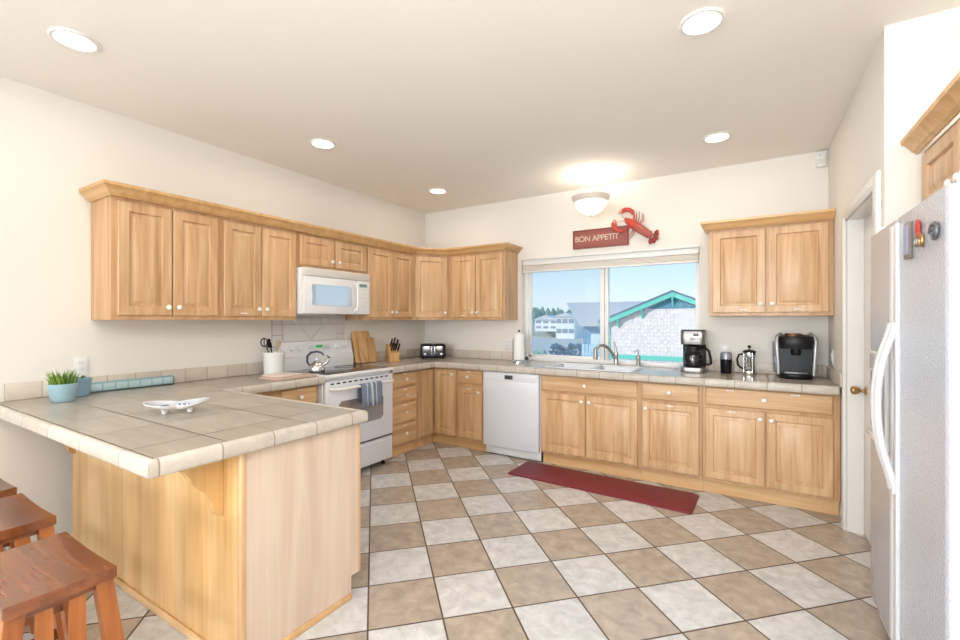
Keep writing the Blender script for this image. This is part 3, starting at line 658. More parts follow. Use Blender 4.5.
for x in (.06, FW - .06):
    b = MB(); b.lathe([(.02, 0), (.02, .02), (.01, .03), (.01, .05)], (x, -D0 + .12, 0), 'z', 12); b.build('foot', M['grey_p'], fr)
# magnets
MG = 'magnets on the refrigerator door'; mx = FX - .0035
b = MB(); b.box(mx - .008, mx + .003, -2.435, -2.375, 1.585, 1.71, .002, 0); b.box(mx - .0095, mx - .007, -2.43, -2.38, 1.60, 1.70, .001, 1); tag(b.build('magnet', [plain('pad_edge', rgb(132, 120, 112), .5), plain('pad_lilac', rgb(172, 176, 206), .6)]), 'upright lilac notepad magnet on the refrigerator door', 'magnet', MG)
b = MB(); b.ell((mx - .004, -2.515, 1.675), (.007, .017, .028)); b.ell((mx - .004, -2.527, 1.648), (.006, .012, .012)); tag(b.build('magnet', M['lobster']), 'small red magnet above two ring-shaped ones on refrigerator door', 'magnet', MG)
def ring(c, r_, t_, mat, label, sq=1.3):
    b = MB(); b.tube([(c[0], c[1] + r_ * math.cos(a * PI / 8), c[2] + r_ * sq * math.sin(a * PI / 8)) for a in range(16)], t_, 8, closed=True); tag(b.build('magnet', mat), label, 'magnet', MG)
ring((mx - .003, -2.492, 1.632), .012, .004, M['steel'], 'small silver oval ring magnet beside the notepad')
ring((mx - .003, -2.545, 1.628), .014, .005, M['brass'], 'small golden oval ring magnet under the red one')
b = MB(); b.tube([(mx - .004, -2.665 + .035 * (1 - k / 26) * math.cos(k * .5), 1.634 + .032 * (1 - k / 26) * math.sin(k * .5)) for k in range(24)], .005, 8); tag(b.build('magnet', plain('pewter', rgb(120, 124, 132), .35, .8)), 'grey spiral shell magnet nearest the hinge side', 'magnet', MG)

# ------------------------------------------------------------------ sink area
sk = thing('kitchen_sink', 'double-bowl steel sink set into the worktop under the window', 'sink', (1.875, -.53, CT))
SWI, SDI = .84, .458
b = MB()
def rr(x0, x1, y0, y1, z, r_=.03, n=4):
    p = []
    for cx_, cy_, a0 in ((x1 - r_, y1 - r_, 0), (x0 + r_, y1 - r_, 90), (x0 + r_, y0 + r_, 180), (x1 - r_, y0 + r_, 270)):
        for k in range(n + 1):
            a = math.radians(a0 + 90 * k / n); p.append((cx_ + r_ * math.cos(a), cy_ + r_ * math.sin(a), z))
    return p
b.rings([rr(0, SWI, 0, SDI, .0015), rr(0, SWI, 0, SDI, .008), rr(.012, SWI - .012, .012, SDI - .012, .012), rr(.026, SWI - .026, .026, SDI - .026, .012), rr(.030, SWI - .030, .030, SDI - .030, .004), rr(.030, SWI - .030, .030, SDI - .030, -.002)], cap0=False, cap1=False)
b.build('rim', M['white'], sk)
for x0, x1 in ((.031, .428), (.452, SWI - .031)):
    b = MB(); b.rings([rr(x0, x1, .031, SDI - .031, .004), rr(x0 + .004, x1 - .004, .035, SDI - .035, -.01), rr(x0 + .012, x1 - .012, .043, SDI - .043, -.14), rr(x0 + .035, x1 - .035, .066, SDI - .066, -.165)], cap0=False); bo = b.build('bowl', M['sinkw'], sk)
    b = MB(); b.lathe([(.04, -.1645), (.04, -.161), (.03, -.160), (.0, -.163)], ((x0 + x1) / 2, SDI / 2, 0), 'z', 20); b.build('drain', M['chrome'], bo)
b = MB(); b.box(.426, .454, .03, SDI - .03, -.02, .0105, .004); b.build('divider', M['white'], sk)
fc = thing('faucet', 'brushed nickel pull-out faucet behind the sink', 'faucet', (2.44, -.028, CT))
b = MB(); b.lathe([(.030, .0005), (.030, .008), (.024, .014), (.022, .06), (.021, .11), (.023, .118), (.019, .135), (0, .140)], (0, 0, 0), 'z', 20); b.build('base', M['nickel'], fc)
b = MB(); sp_ = bez((-.008, -.012, .075), (-.05, -.075, .20), (-.10, -.15, .25), 10, (-.145, -.205, .17)); b.tube(sp_, [.017 - .0003 * k for k in range(11)], 12); b.build('spout', M['nickel'], fc)
b = MB(); b.lathe([(.014, .185), (.019, .175), (.021, .15), (.021, .105), (.024, .085), (.022, .075), (0, .075)], (-.145, -.207, 0), 'z', 16); b.build('spray_head', plain('taupe_metal', rgb(168, 156, 146), .35, .7), fc)
b = MB(); b.tube([(.0, .0, .13), (-.004, .004, .17), (-.02, .01, .225), (-.028, .014, .245)], [.014, .012, .009, .006], 10); b.build('lever', M['nickel'], fc)
so = thing('soap_dispenser', 'small nickel soap pump to the right of the faucet', 'soap dispenser', (2.655, -.035, CT))
b = MB(); b.lathe([(.026, .0005), (.026, .012), (.020, .018), (.019, .07), (.023, .085), (.023, .10), (.012, .115), (0, .118)], (0, 0, 0), 'z', 18); b.build('body', M['nickel'], so)
b = MB(); b.tube([(0, 0, .11), (0, 0, .165)], .006, 8); b.tube([(0, 0, .155), (-.02, -.035, .158), (-.025, -.045, .148)], .006, 8); b.lathe([(.011, .155), (.011, .172), (0, .175)], (0, 0, 0), 'z', 12); b.build('pump', M['chrome'], so)
pt = thing('paper_towel_holder', 'white paper towel roll upright on a chrome stand left of the window', 'paper towels', (1.435, -.17, CT))
b = MB(); b.lathe([(.085, .0005), (.085, .010), (.075, .018), (.012, .022), (.007, .03), (.007, .325), (0, .326)], (0, 0, 0), 'z', 28); b.build('stand', M['chrome'], pt)
b = MB(); b.ell((0, 0, .338), (.013, .013, .015)); b.tube([(-.075, 0, .015), (-.075, 0, .24), (-.07, 0, .25)], .004, 8); b.build('finial', plain('dark_finial', rgb(70, 66, 64), .3, .8), pt)
b = MB(); b.lathe([(.02, .026), (.060, .026), (.060, .306), (.02, .306)], (0, 0, 0), 'z', 28, ring=True); b.build('paper_roll', M['paper'], pt)

# ------------------------------------------------------------------ coffee corner
cm = thing('coffee_maker', 'steel and black drip coffee maker with glass carafe beside the window', 'coffee maker', (3.155, -.165, CT))
b = MB(); b.prism(rr2 := [(x, y) for x, y, z in rr(-.098, .098, -.125, .115, 0, .045)], 'xy', .0005, .046, .004); b.build('base', M['steel'], cm)
b = MB(); b.box(-.092, .092, .025, .11, .046, .25, .012); b.build('water_tower', M['black'], cm)
b = MB(); b.prism([(x, y) for x, y, z in rr(-.098, .098, -.115, .115, 0, .04)], 'xy', .245, .362, .006); tp = b.build('brew_head', M['steel'], cm)
b = MB(); b.prism([(x, y) for x, y, z in rr(-.094, .094, -.11, .11, 0, .038)], 'xy', .362, .37, .002); b.build('lid', M['black'], tp)
b = MB(); b.box(-.02, .075, -.118, -.113, .285, .345, .002); b.build('control_panel', plain('cm_panel', rgb(176, 174, 172), .3, .7), tp)
b = MB(); b.box(.008, .050, -.1195, -.117, .318, .340, .001); b.build('display', plain('cm_display', rgb(64, 74, 84), .2), tp)
b = MB(); b.lathe([(.009, 0), (.009, -.006), (0, -.007)], (.03, -.117, .300), 'y', 12); b.build('button', M['white_p'], tp)
b = MB(); b.lathe([(.060, .049), (.074, .060), (.080, .10), (.076, .15), (.062, .19), (.058, .205), (.055, .205), (.059, .19), (.073, .15), (.077, .10), (.071, .062), (0, .052)], (0, -.042, 0), 'z', 28); cf = b.build('carafe', M['glass_d'], cm)
b = MB(); b.lathe([(.060, .204), (.062, .215), (.058, .228), (.02, .236), (0, .236)], (0, -.042, 0), 'z', 24); b.lathe([(.080, .155), (.0775, .158), (.066, .188), (.063, .188), (.074, .155)], (0, -.042, 0), 'z', 28, ring=True); b.build('carafe_lid', M['black'], cf)
b = MB(); b.tube([(.055, -.055, .212), (.09, -.065, .222), (.125, -.078, .19), (.138, -.083, .13), (.140, -.084, .085), (.12, -.078, .075), (.105, -.07, .08)], .011, 10, flat=1.0); b.build('carafe_handle', M['black'], cf)
gd = thing('coffee_grinder', 'small black coffee grinder with clear lid between coffee maker and french press', 'grinder', (3.405, -.15, CT))
b = MB(); b.lathe([(.038, .0005), (.042, .006), (.045, .10), (.046, .12), (0, .122)], (0, 0, 0), 'z', 24); b.build('body', M['black'], gd)
b = MB(); b.lathe([(.045, .1225), (.045, .165), (.040, .180), (.02, .185), (0, .185)], (0, 0, 0), 'z', 24); b.build('lid', plain('smoky_lid', rgb(150, 154, 166), .15, .3), gd)
fp = thing('french_press', 'glass french press with chrome frame and black knob', 'french press', (3.575, -.15, CT))
b = MB(); b.lathe([(.040, .014), (.043, .018), (.043, .185), (.041, .185), (.041, .02), (0, .018)], (0, 0, 0), 'z', 24); b.build('glass_beaker', M['glass_c'], fp)
b = MB(); b.lathe([(.045, .0005), (.047, .004), (.046, .03), (.0445, .034), (.0445, .014), (0, .012)], (0, 0, 0), 'z', 24)
for a in range(4):
    c_, s_ = math.cos(a * PI / 2 + .5) * .0455, math.sin(a * PI / 2 + .5) * .0455; b.tube([(c_, s_, .02), (c_, s_, .18)], .004, 6)
b.lathe([(.0445, .17), (.048, .17), (.048, .186), (.0445, .186)], (0, 0, 0), 'z', 24, ring=True); b.lathe([(.039, .055), (.0395, .062), (.0395, .066), (0, .07)], (0, 0, 0), 'z', 20); b.lathe([(.012, .07), (.012, .14), (.02, .15), (0, .15)], (0, 0, 0), 'z', 12); b.build('frame', M['chrome'], fp)
b = MB(); b.lathe([(.049, .187), (.049, .196), (.035, .206), (.004, .21), (.004, .222), (.013, .226), (.014, .238), (.008, .246), (0, .247)], (0, 0, 0), 'z', 20); b.build('lid', M['black'], fp)
b = MB(); b.tube([(-.046, -.01, .172), (-.075, -.016, .165), (-.088, -.018, .125), (-.082, -.017, .08), (-.06, -.012, .055), (-.046, -.01, .05)], .0085, 8); b.build('handle', M['black'], fp)
kg = thing('pod_coffee_machine', 'large black and silver single-serve coffee machine near the right wall', 'coffee machine', (3.885, -.19, CT))
b = MB(); oval = lambda a_, b_, z, n=28: [(a_ * math.copysign(abs(math.cos(2 * PI * k / n)) ** .72, math.cos(2 * PI * k / n)), b_ * math.copysign(abs(math.sin(2 * PI * k / n)) ** .72, math.sin(2 * PI * k / n)), z) for k in range(n)]
b.rings([oval(.112, .140, .0005), oval(.118, .147, .008), oval(.120, .150, .035), oval(.114, .146, .042)]); b.build('base', M['black'], kg)
b = MB(); kb_ = lambda a_, b_, z: [(x, y if y > -.02 else max(y, -.06), z_) for x, y, z_ in oval(a_, b_, z)]
b.rings([kb_(.112, .140, .042), kb_(.118, .142, .15), kb_(.126, .146, .26)]); b.build('body', M['black'], kg)
b = MB(); b.rings([oval(.126, .140, .235), oval(.129, .146, .26), oval(.132, .150, .30), oval(.122, .142, .328), oval(.09, .11, .340), oval(.02, .03, .343)]); hd = b.build('brew_head', M['black'], kg)
for s_ in (-1, 1):
    b = MB(); b.tube([(s_ * .112, -.085, .03), (s_ * .116, -.088, .12), (s_ * .122, -.092, .22), (s_ * .125, -.088, .29), (s_ * .114, -.065, .33), (s_ * .095, -.02, .348)], [.012, .013, .015, .016, .016, .013], 10); b.build('side_band', plain('silver_band', rgb(186, 188, 190), .3, .6), kg)
b = MB(); b.lathe([(.055, .330), (.060, .346), (.052, .353), (.046, .350)], (-.015, -.07, 0), 'z', 28, sx=1.0, sy=.85, ring=True); b.build('display_ring', M['copper'], hd)
b = MB(); b.lathe([(.046, .345), (.044, .351), (0, .352)], (-.015, -.07, 0), 'z', 24, sx=1.0, sy=.85); b.build('display', plain('kg_display', rgb(120, 74, 60), .12), hd)
b = MB(); b.box(-.075, .075, -.125, -.055, .043, .052, .003)
for k in range(6): b.box(-.065 + k * .023, -.055 + k * .023, -.115, -.065, .051, .054, .001)
b.build('drip_tray', M['steel'], kg)
b = MB(); b.lathe([(.028, .185), (.034, .20), (.034, .236)], (0, -.095, 0), 'z', 20); b.build('pod_holder', M['black'], kg)
b = MB(); b.rings([rr(-.140, -.113, -.085, .085, .045, .012), rr(-.145, -.118, -.09, .09, .15, .012), rr(-.148, -.126, -.09, .09, .285, .01)]); b.build('water_tank', M['tank'], kg)

# outlets and switch
def outlet(name, label, loc, rz, cat, duplex=1, sw=False):
    r = thing(name, label, cat, loc, rz); wd = .036 if duplex == 1 else .058
    b = MB(); b.box(-wd, wd, -.006, -.0005, -.058, .058, .003); b.build('cover_plate', M['white_p'], r)
    for k in range(duplex):
        cx_ = 0 if duplex == 1 else (-.023 + .046 * k)
        if sw:
            b = MB(); b.box(cx_ - .016, cx_ + .016, -.011, -.005, -.033, .033, .002); b.build('rocker', M['white'], r)
        else:
            for dz in (-.02, .02):
                b = MB(); b.lathe([(.0, 0), (.015, 0), (.015, -.0075), (0, -.0078)], (cx_, 0, dz), 'y', 14); sk_ = b.build('socket', M['white'], r)
                b = MB(); b.box(cx_ - .007, cx_ - .005, -.0085, -.007, dz - .004, dz + .005); b.box(cx_ + .005, cx_ + .007, -.0085, -.007, dz - .004, dz + .005); b.build('slot', M['grey_p'], sk_)
outlet('wall_outlet', 'white outlet on the left wall behind the blue pots', (0, -3.44, 1.083), Q, 'outlet')
outlet('wall_outlet', 'double white outlet on the back wall left of the paper towels', (1.225, 0, 1.10), 0, 'outlet', 2)
outlet('wall_outlet', 'white outlet on the back wall behind the coffee grinder', (3.385, 0, 1.10), 0, 'outlet')
outlet('light_switch', 'white switch on the right wall beside the coffee machine', (RX, -.24, 1.09), -Q, 'switch', 1, True)
sn = thing('motion_sensor', 'small white alarm sensor high in the right corner of the back wall', 'sensor', (4.068, 0, 2.665))
b = MB(); b.box(-.033, .033, -.045, -.0005, -.062, .062, .01); b.build('housing', M['white_p'], sn)
b = MB(); b.box(-.022, .022, -.049, -.044, -.04, .0, .003); b.build('lens', plain('sensor_lens', rgb(226, 220, 212), .5), sn)
b = MB(); b.ell((-.008, -.046, .03), (.004, .003, .004)); b.build('indicator', M['grey_p'], sn)

# ------------------------------------------------------------------ corner worktop things
ts = thing('toaster', 'black and chrome four-slot toaster set diagonally in the worktop corner', 'toaster', (.345, -.285, CT), math.radians(40))
b = MB(); b.box(-.148, .148, -.085, .10, .014, .172, .022, seg=3); b.build('body', M['black'], ts)
b = MB(); b.box(-.125, .125, -.089, -.08, .03, .155, .004); fp_ = b.build('front_panel', plain('toaster_panel', rgb(84, 88, 98), .25, .6), ts)
for x in (-.075, .075):
    b = MB(); b.box(x - .035, x + .035, -.093, -.088, .10, .148, .003); b.build('button_panel', M['chrome'], fp_)
    b = MB(); b.lathe([(.014, 0), (.014, -.012), (.010, -.016), (0, -.016)], (x + .02 * (1 if x > 0 else -1), -.089, .06), 'y', 14); b.build('dial', M['chrome'], fp_)
for x in (-.018, .018):
    b = MB(); b.box(x - .005, x + .005, -.0905, -.088, .05, .145, .001); b.box(x - .013, x + .013, -.106, -.088, .118, .128, .003); b.build('lever', M['chrome'], fp_)
for x in (-.07, .07):
    for y in (-.03, .04):
        b = MB(); b.box(x - .055, x + .055, y - .012, y + .012, .1705, .1735, .001); b.build('slot', M['dark'], ts)
b = MB()
for x in (-.12, .12):
    for y in (-.06, .075): b.lathe([(.012, .0005), (.012, .016)], (x, y, 0), 'z', 12)
b.build('feet', M['black'], ts)
kb = thing('knife_block', 'slanted wooden knife block full of black-handled knives beside the toaster', 'knife block', (.235, -.855, CT), math.radians(62))
b = MB(); b.prism([(-.055, .0005), (.09, .0005), (.075, .19), (.045, .20), (-.055, .085)], 'yz', -.055, .055, .004); b.build('block', M['block'], kb)
d_ = Vector((0, -.62, .785)).normalized(); k_ = 0
for i, (xx, tt, L_) in enumerate(((-.035, .25, .12), (-.012, .22, .115), (.012, .25, .125), (.036, .20, .11), (-.032, .62, .12), (.0, .66, .13), (.032, .60, .115))):
    p0 = Vector((xx, -.055 + .10 * tt, .085 + .115 * tt)); q0 = p0 - d_ * .008; q1 = p0 + d_ * .03; q2 = p0 + d_ * L_
    b = MB(); b.tube([q1 - d_ * .008, q1 + (q2 - q1) * .3, q1 + (q2 - q1) * .8, q2], [.011, .0125, .011, .013], 8, flat=.75); kn = b.build('knife_handle', M['black'], kb)
    b = MB(); b.tube([q0, q1], .0065, 6, flat=.4); b.build('bolster', M['steel'], kn)
def board(label, name, yc, w_, h_, x0, lean, mat, t_=.018, hole=False):
    r = thing(name, label, 'cutting board', (x0, yc, CT + .006)); r.rotation_euler = (0, -lean, 0)
    b = MB(); pts = [(y, z) for y, z, _ in rr(-w_ / 2, w_ / 2, 0, h_, 0, .03)]
    b.prism(pts, 'yz', -t_, 0, .004); b.build('board', mat, r); return r
board('tall pale bamboo cutting board leaning on the wall beside the range', 'cutting_board', -1.135, .245, .34, .088, math.radians(10), M['board1'])
board('shorter striped wooden cutting board leaning in front of the tall one', 'cutting_board', -1.085, .24, .27, .118, math.radians(12), M['board2'])
ck = thing('utensil_crock', 'white ceramic crock of kitchen utensils on the worktop left of the range', 'crock', (.155, -2.225, CT))
b = MB(); b.lathe([(.074, .0005), (.080, .006), (.082, .165), (.087, .172), (.087, .186), (.078, .188), (.076, .172), (.074, .02), (0, .018)], (0, 0, 0), 'z', 32); b.build('pot', M['porcelain'], ck)
UT = 'utensils in the white crock'
b = MB(); b.tube([(.155, -2.245, CT + .022), (.145, -2.268, CT + .19), (.14, -2.285, CT + .24)], .005, 8); b.tube([(.14, -2.285 + .028 * math.cos(k * PI / 8) - .018, CT + .272 + .034 * math.sin(k * PI / 8)) for k in range(16)], .005, 8, closed=True); b.tube([(.14, -2.303, CT + .24), (.14, -2.303, CT + .305)], .004, 6)
tag(b.build('masher', M['black']), 'black looped utensil leaning left in the white crock', 'utensil', UT)
b = MB(); b.tube([(.165, -2.215, CT + .022), (.165, -2.250, CT + .19), (.163, -2.262, CT + .235)], .005, 8); b.prism([(-2.29, CT + .23), (-2.245, CT + .225), (-2.262, CT + .30), (-2.285, CT + .305)], 'yz', .160, .166, .002); tag(b.build('turner', M['black']), 'black turner standing upright in the white crock', 'utensil', UT)
b = MB(); b.tube([(.15, -2.20, CT + .022), (.15, -2.185, CT + .20), (.15, -2.178, CT + .235)], .005, 8); b.ell((.15, -2.175, CT + .255), (.008, .018, .028)); tag(b.build('wooden_spoon', M['board1']), 'pale wooden spoon at the right in the white crock', 'utensil', UT)
# folded placemats
def cloth(label, x0, x1, y0, y1, z, t_, rz, mat):
    cx_, cy_ = (x0 + x1) / 2, (y0 + y1) / 2
    b = MB(); b.box(x0 - cx_, x1 - cx_, y0 - cy_, y1 - cy_, 0, t_, min(.005, t_ * .45), seg=3); b.box(x0 - cx_ + .004, x1 - cx_ - .006, y0 - cy_ + .003, y1 - cy_ - .004, t_ - .0005, t_ + .003, .001)
    o = b.build('folded_cloth', mat, None, (cx_, cy_, z), (0, 0, rz)); tag(o, label, 'cloth', 'folded cloths beside the crock')
cloth('larger folded pinkish cloth, lowest in the pile in front of the crock', .33, .56, -2.47, -2.20, CT + .0005, .014, .06, M['linen'])
cloth('cream folded cloth lying on the pinkish one', .32, .52, -2.44, -2.22, CT + .0185, .009, .03, M['linen2'])
cloth('small pinkish folded cloth at the edge next to the range', .42, .58, -2.19, -2.13, CT + .0005, .016, 0.0, M['linen'])
# kettle
kt = thing('tea_kettle', 'chrome and glass kettle with big black loop handle on the front burner', 'kettle', (.40, -1.985, .9255), math.radians(48))
b = MB(); b.lathe([(.078, .0005), (.084, .008), (.086, .03), (.080, .065), (.064, .095), (.040, .112), (.036, .116), (0, .117)], (0, 0, 0), 'z', 30); b.build('body', M['chrome'], kt)
b = MB(); b.lathe([(.036, .1172), (.033, .124), (.01, .13), (.008, .136), (.013, .142), (.012, .152), (0, .155)], (0, 0, 0), 'z', 20); b.build('lid', M['chrome'], kt)
b = MB(); b.tube([(.06, 0, .075), (.10, 0, .105), (.118, 0, .135), (.13, 0, .15)], [.018, .014, .011, .010], 12); b.build('spout', M['chrome'], kt)
b = MB(); b.tube([(-.072, 0, .075), (-.100, 0, .115), (-.098, 0, .185), (-.06, 0, .226), (.0, 0, .236), (.05, 0, .222), (.075, 0, .19)], [.007, .010, .012, .013, .013, .012, .009], 10); b.build('handle', M['navy'], kt)
b = MB(); b.tube([(.118, 0, .148), (.125, .0, .172), (.10, 0, .19)], .006, 8); b.ell((.127, 0, .165), (.013, .011, .011)); b.build('whistle', M['navy'], kt)

kt.scale = (.78, .78, .74)
# ------------------------------------------------------------------ on the peninsula
PS = .9
pp = thing('potted_grass', 'pale blue pot of short green grass at the wall end of the peninsula', 'potted plant', (.285, -3.60, CT))
b = MB(); b.lathe([(.052, .0005), (.056, .004), (.060, .02), (.062, .023), (.068, .075), (.071, .079), (.074, .112), (.070, .113), (.066, .085), (.05, .03), (0, .028)], (0, 0, 0), 'z', 32); b.build('pot', M['blue_pot'], pp)
b = MB(); b.lathe([(.066, .094), (.0, .098)], (0, 0, 0), 'z', 24); b.build('soil', M['soil'], pp)
b = MB(); rnd = random.Random(3)
for k in range(120):
    a = rnd.uniform(0, 2 * PI); r_ = .058 * math.sqrt(rnd.random()); x, y = r_ * math.cos(a), r_ * math.sin(a)
    h_ = rnd.uniform(.05, .11) * (1.1 - r_ * 4); ln = rnd.uniform(.05, .5); dx, dy = math.cos(a + rnd.uniform(-.7, .7)) * ln * h_, math.sin(a + rnd.uniform(-.7, .7)) * ln * h_
    b.tube([(x, y, .094), (x + dx * .4, y + dy * .4, .094 + h_ * .6), (x + dx, y + dy, .094 + h_)], [.003, .0024, .0005], 5, m=k % 2)
b.build('grass_blades', [M['grass'], M['grass2']], pp)
pp.scale = (PS, PS, PS)
p2 = thing('blue_pot', 'mid blue pot with dark trim half hidden behind the grass pot', 'pot', (.135, -3.485, CT))
b = MB(); b.lathe([(.050, .0005), (.056, .006), (.064, .10), (.068, .106), (.068, .118), (.062, .119), (.058, .10), (.05, .02), (0, .018)], (0, 0, 0), 'z', 28); b.build('pot', M['blue_pot2'], p2)
b = MB(); b.lathe([(.060, .096), (.0, .10)], (0, 0, 0), 'z', 24); b.build('soil', M['soil'], p2)
b = MB()
for a, l_ in ((.4, .05), (2.2, .045), (3.9, .05), (5.2, .055)): b.tube([(0, 0, .098), (l_ * .5 * math.cos(a), l_ * .5 * math.sin(a), .125), (l_ * math.cos(a), l_ * math.sin(a), .128)], [.004, .008, .002], 6, flat=.4)
b.build('leaves', M['grass2'], p2)
p2.scale = (.86, .86, .92)
bx = thing('blue_tray', 'long pale blue tiled tray standing along the backsplash', 'tray', (.052, -3.17, CT))
b = MB(); b.box(-.020, .020, -.255, .225, .0005, .010, .002); b.box(-.020, -.014, -.255, .225, .0005, .062, .002); b.box(.014, .020, -.255, .225, .0005, .062, .002); b.box(-.02, .02, -.255, -.248, .0005, .062, .002); b.box(-.02, .02, .218, .225, .0005, .062, .002); b.build('tray', M['blue_box'], bx)
b = MB()
for k in range(7): b.box(.0195, .0225, -.247 + k * .0675, -.247 + k * .0675 + .060, .010, .054, .002)
b.build('tile', plain('aqua_tile', rgb(186, 212, 218), .3, bump=(45, .3, .003)), bx)
ds = thing('shell_dish', 'white two-lobed footed dish with blue painted inside on the peninsula', 'dish', (1.175, -3.417, CT), math.radians(57))
b = MB()
def dish_loop(s_, z, thick=0):
    p = []
    for k in range(48):
        a = 2 * PI * k / 48; c_ = abs(math.cos(a)); r_ = .056 + .082 * c_ ** 1.5 - .014 * math.exp(-(c_ / .22) ** 2)
        p.append((r_ * s_ * math.cos(a) * 1.0, r_ * s_ * math.sin(a) * 1.1, z + .014 * c_ ** 4 * s_))
    return p
b.rings([dish_loop(.22, .020), dish_loop(.55, .022), dish_loop(.85, .034), dish_loop(1.0, .045), dish_loop(1.0, .049), dish_loop(.96, .048)], cap1=False); b.build('bowl', M['porcelain'], ds)
b = MB(); b.rings([dish_loop(.96, .048), dish_loop(.83, .039), dish_loop(.55, .028), dish_loop(.2, .026)], cap0=False); b.build('glaze', M['dishgrey'], ds)
for x in (-.052, .052):
    b = MB(); b.lathe([(.011, .0005), (.012, .006), (.016, .024), (.02, .030)], (x, 0, 0), 'z', 14); b.build('foot', M['porcelain'], ds)
b = MB()
for k in range(9):
    a = math.radians(130 + k * 13); b.tube([(-.012 + .022 * math.cos(a), .024 * math.sin(a), .0312), (-.012 + .060 * math.cos(a), .046 * math.sin(a), .0385)], .0022, 5)
b.build('painted_stroke', M['dishblue'], ds)
sf = MB(); sf.box(-.034, .034, -.013, .013, 0, .012, .005); sf.box(-.022, -.014, -.0135, .0135, -.0002, .0125, .002, 1); sf.box(-.002, .006, -.0135, .0135, -.0002, .0125, .002, 1); sf.box(.018, .026, -.0135, .0135, -.0002, .0125, .002, 1)
tag(sf.build('striped_spoon_rest', [M['dishblue'], M['porcelain']], None, (1.185, -3.402, CT + .0325), (0, 0, math.radians(66))), 'small blue and white striped trinket lying in the white dish', 'trinket')

# ------------------------------------------------------------------ stools
def make_stool(label, loc):
    r = thing('bar_stool', label, 'stool', loc, 0, 'wooden saddle stools at the peninsula'); W2, D2, Hs = .21, .122, .622
    b = MB(); n = 14; lp = []
    def sect(y, dz_):
        top = []; bot = []
        for k in range(n + 1):
            x = -W2 + 2 * W2 * k / n; q = (x / W2); z = Hs - .007 * (1 - q * q)
            top.append((x, y, z + dz_)); bot.append((x, y, z - .036))
        return top + bot[::-1]
    b.rings([[(x * .985, y_, z - .004 if i <= n else z + .003) for i, (x, y_, z) in enumerate(sect(-D2, 0))], sect(-D2 + .006, 0), sect(-.04, -.003), sect(.04, -.003), sect(D2 - .006, 0), [(x * .985, y_, z - .004 if i <= n else z + .003) for i, (x, y_, z) in enumerate(sect(D2, 0))]])
    b.build('seat', M['stool'], r, ang=30)
    zt = Hs - .034
    for sx in (-1, 1):
        for sy in (-1, 1):
            b = MB(); xt, yt, xb, yb = sx * .175, sy * .095, sx * .205, sy * .165; w_ = .021
            b.rings([[(xb - w_, yb - w_, 0), (xb + w_, yb - w_, 0), (xb + w_, yb + w_, 0), (xb - w_, yb + w_, 0)], [(xt - w_, yt - w_, zt), (xt + w_, yt - w_, zt), (xt + w_, yt + w_, zt), (xt - w_, yt + w_, zt)]]); b.build('leg', M['stool_leg'], r)
    def at(z): t = z / zt; return .205 + (.175 - .205) * t, .165 + (.095 - .165) * t
    for sx in (-1, 1):
        for z0, z1, nm in ((zt - .028, zt - .002, 'apron'), (.36, .395, 'side_rail'), (.14, .175, 'side_rail')):
            x, y = at((z0 + z1) / 2); b = MB(); b.box(sx * x - .010, sx * x + .010, -y + .015, y - .015, z0, z1, .003); b.build(nm, M['stool'], r)
        for yy in (-.036, .036):
            x1, _ = at(.395); x2, _ = at(zt - .028); b = MB(); w_ = .019
            b.rings([[(sx * x1 - .006, yy - w_, .392), (sx * x1 + .006, yy - w_, .392), (sx * x1 + .006, yy + w_, .392), (sx * x1 - .006, yy + w_, .392)], [(sx * x2 - .006, yy - w_, zt - .024), (sx * x2 + .006, yy - w_, zt - .024), (sx * x2 + .006, yy + w_, zt - .024), (sx * x2 - .006, yy + w_, zt - .024)]]); b.build('slat', M['stool_leg'], r)
    for sy in (-1, 1):
        for z0, z1, nm in ((zt - .045, zt - .018, 'apron'), (.22, .255, 'footrest')):
            x, y = at((z0 + z1) / 2); b = MB(); b.box(-x + .015, x - .015, sy * y - .010, sy * y + .010, z0, z1, .003); b.build(nm, M['stool'], r)
    return r
st = make_stool('reddish brown saddle stool nearest the free end of the peninsula', (1.722, -4.043, 0))
for lb, loc in (('middle one of the three reddish brown saddle stools along the peninsula', (1.098, -4.018, 0)), ('saddle stool nearest the left wall, only a seat corner showing', (.563, -4.01, 0))):
    c = dup(st); c.location = loc; c['label'] = lb

# ------------------------------------------------------------------ floor mat, sign, lobster, lamps
b = MB(); b.prism([(x, y) for x, y, z in rr(-.75, .75, -.205, .205, 0, .025)], 'xy', .0005, .011, .003); o = b.build('floor_mat', M['mat'], None, (2.49, -.835, 0), (0, 0, math.radians(-2)))
tag(o, 'long dark red mat on the tiles in front of the sink', 'mat')
sg = thing('wall_sign', 'dark red wooden sign reading BON APPETIT on the wall above the window', 'sign', (2.275, 0, 2.209), 0)
b = MB(); b.box(-.284, .284, -.020, -.001, -.096, .096, .002); b.build('board', M['sign'], sg)
b = MB(); 
for x0, x1, z0, z1 in ((-.284, .284, .080, .096), (-.284, .284, -.096, -.080), (-.284, -.268, -.08, .08), (.268, .284, -.08, .08)): b.box(x0, x1, -.026, -.018, z0, z1, .002)
for x0, x1, z0, z1 in ((-.25, .25, .060, .064), (-.25, .25, -.064, -.060), (-.25, -.246, -.06, .06), (.246, .25, -.06, .06)): b.box(x0, x1, -.0215, -.0195, z0, z1)
b.build('frame', M['sign_e'], sg)
fcu = bpy.data.curves.new('lettering', 'FONT'); fcu.body = 'BON APPETIT'; fcu.size = .080; fcu.align_x = 'CENTER'; fcu.align_y = 'CENTER'; fcu.extrude = .0015; fcu.offset = .0012; fcu.space_character = .92
to = bpy.data.objects.new('lettering_curve', fcu); C.objects.link(to); bpy.context.view_layer.update()
me = bpy.data.meshes.new_from_object(to.evaluated_get(bpy.context.evaluated_depsgraph_get())); bpy.data.objects.remove(to)
me.materials.clear(); me.materials.append(M['letter'])
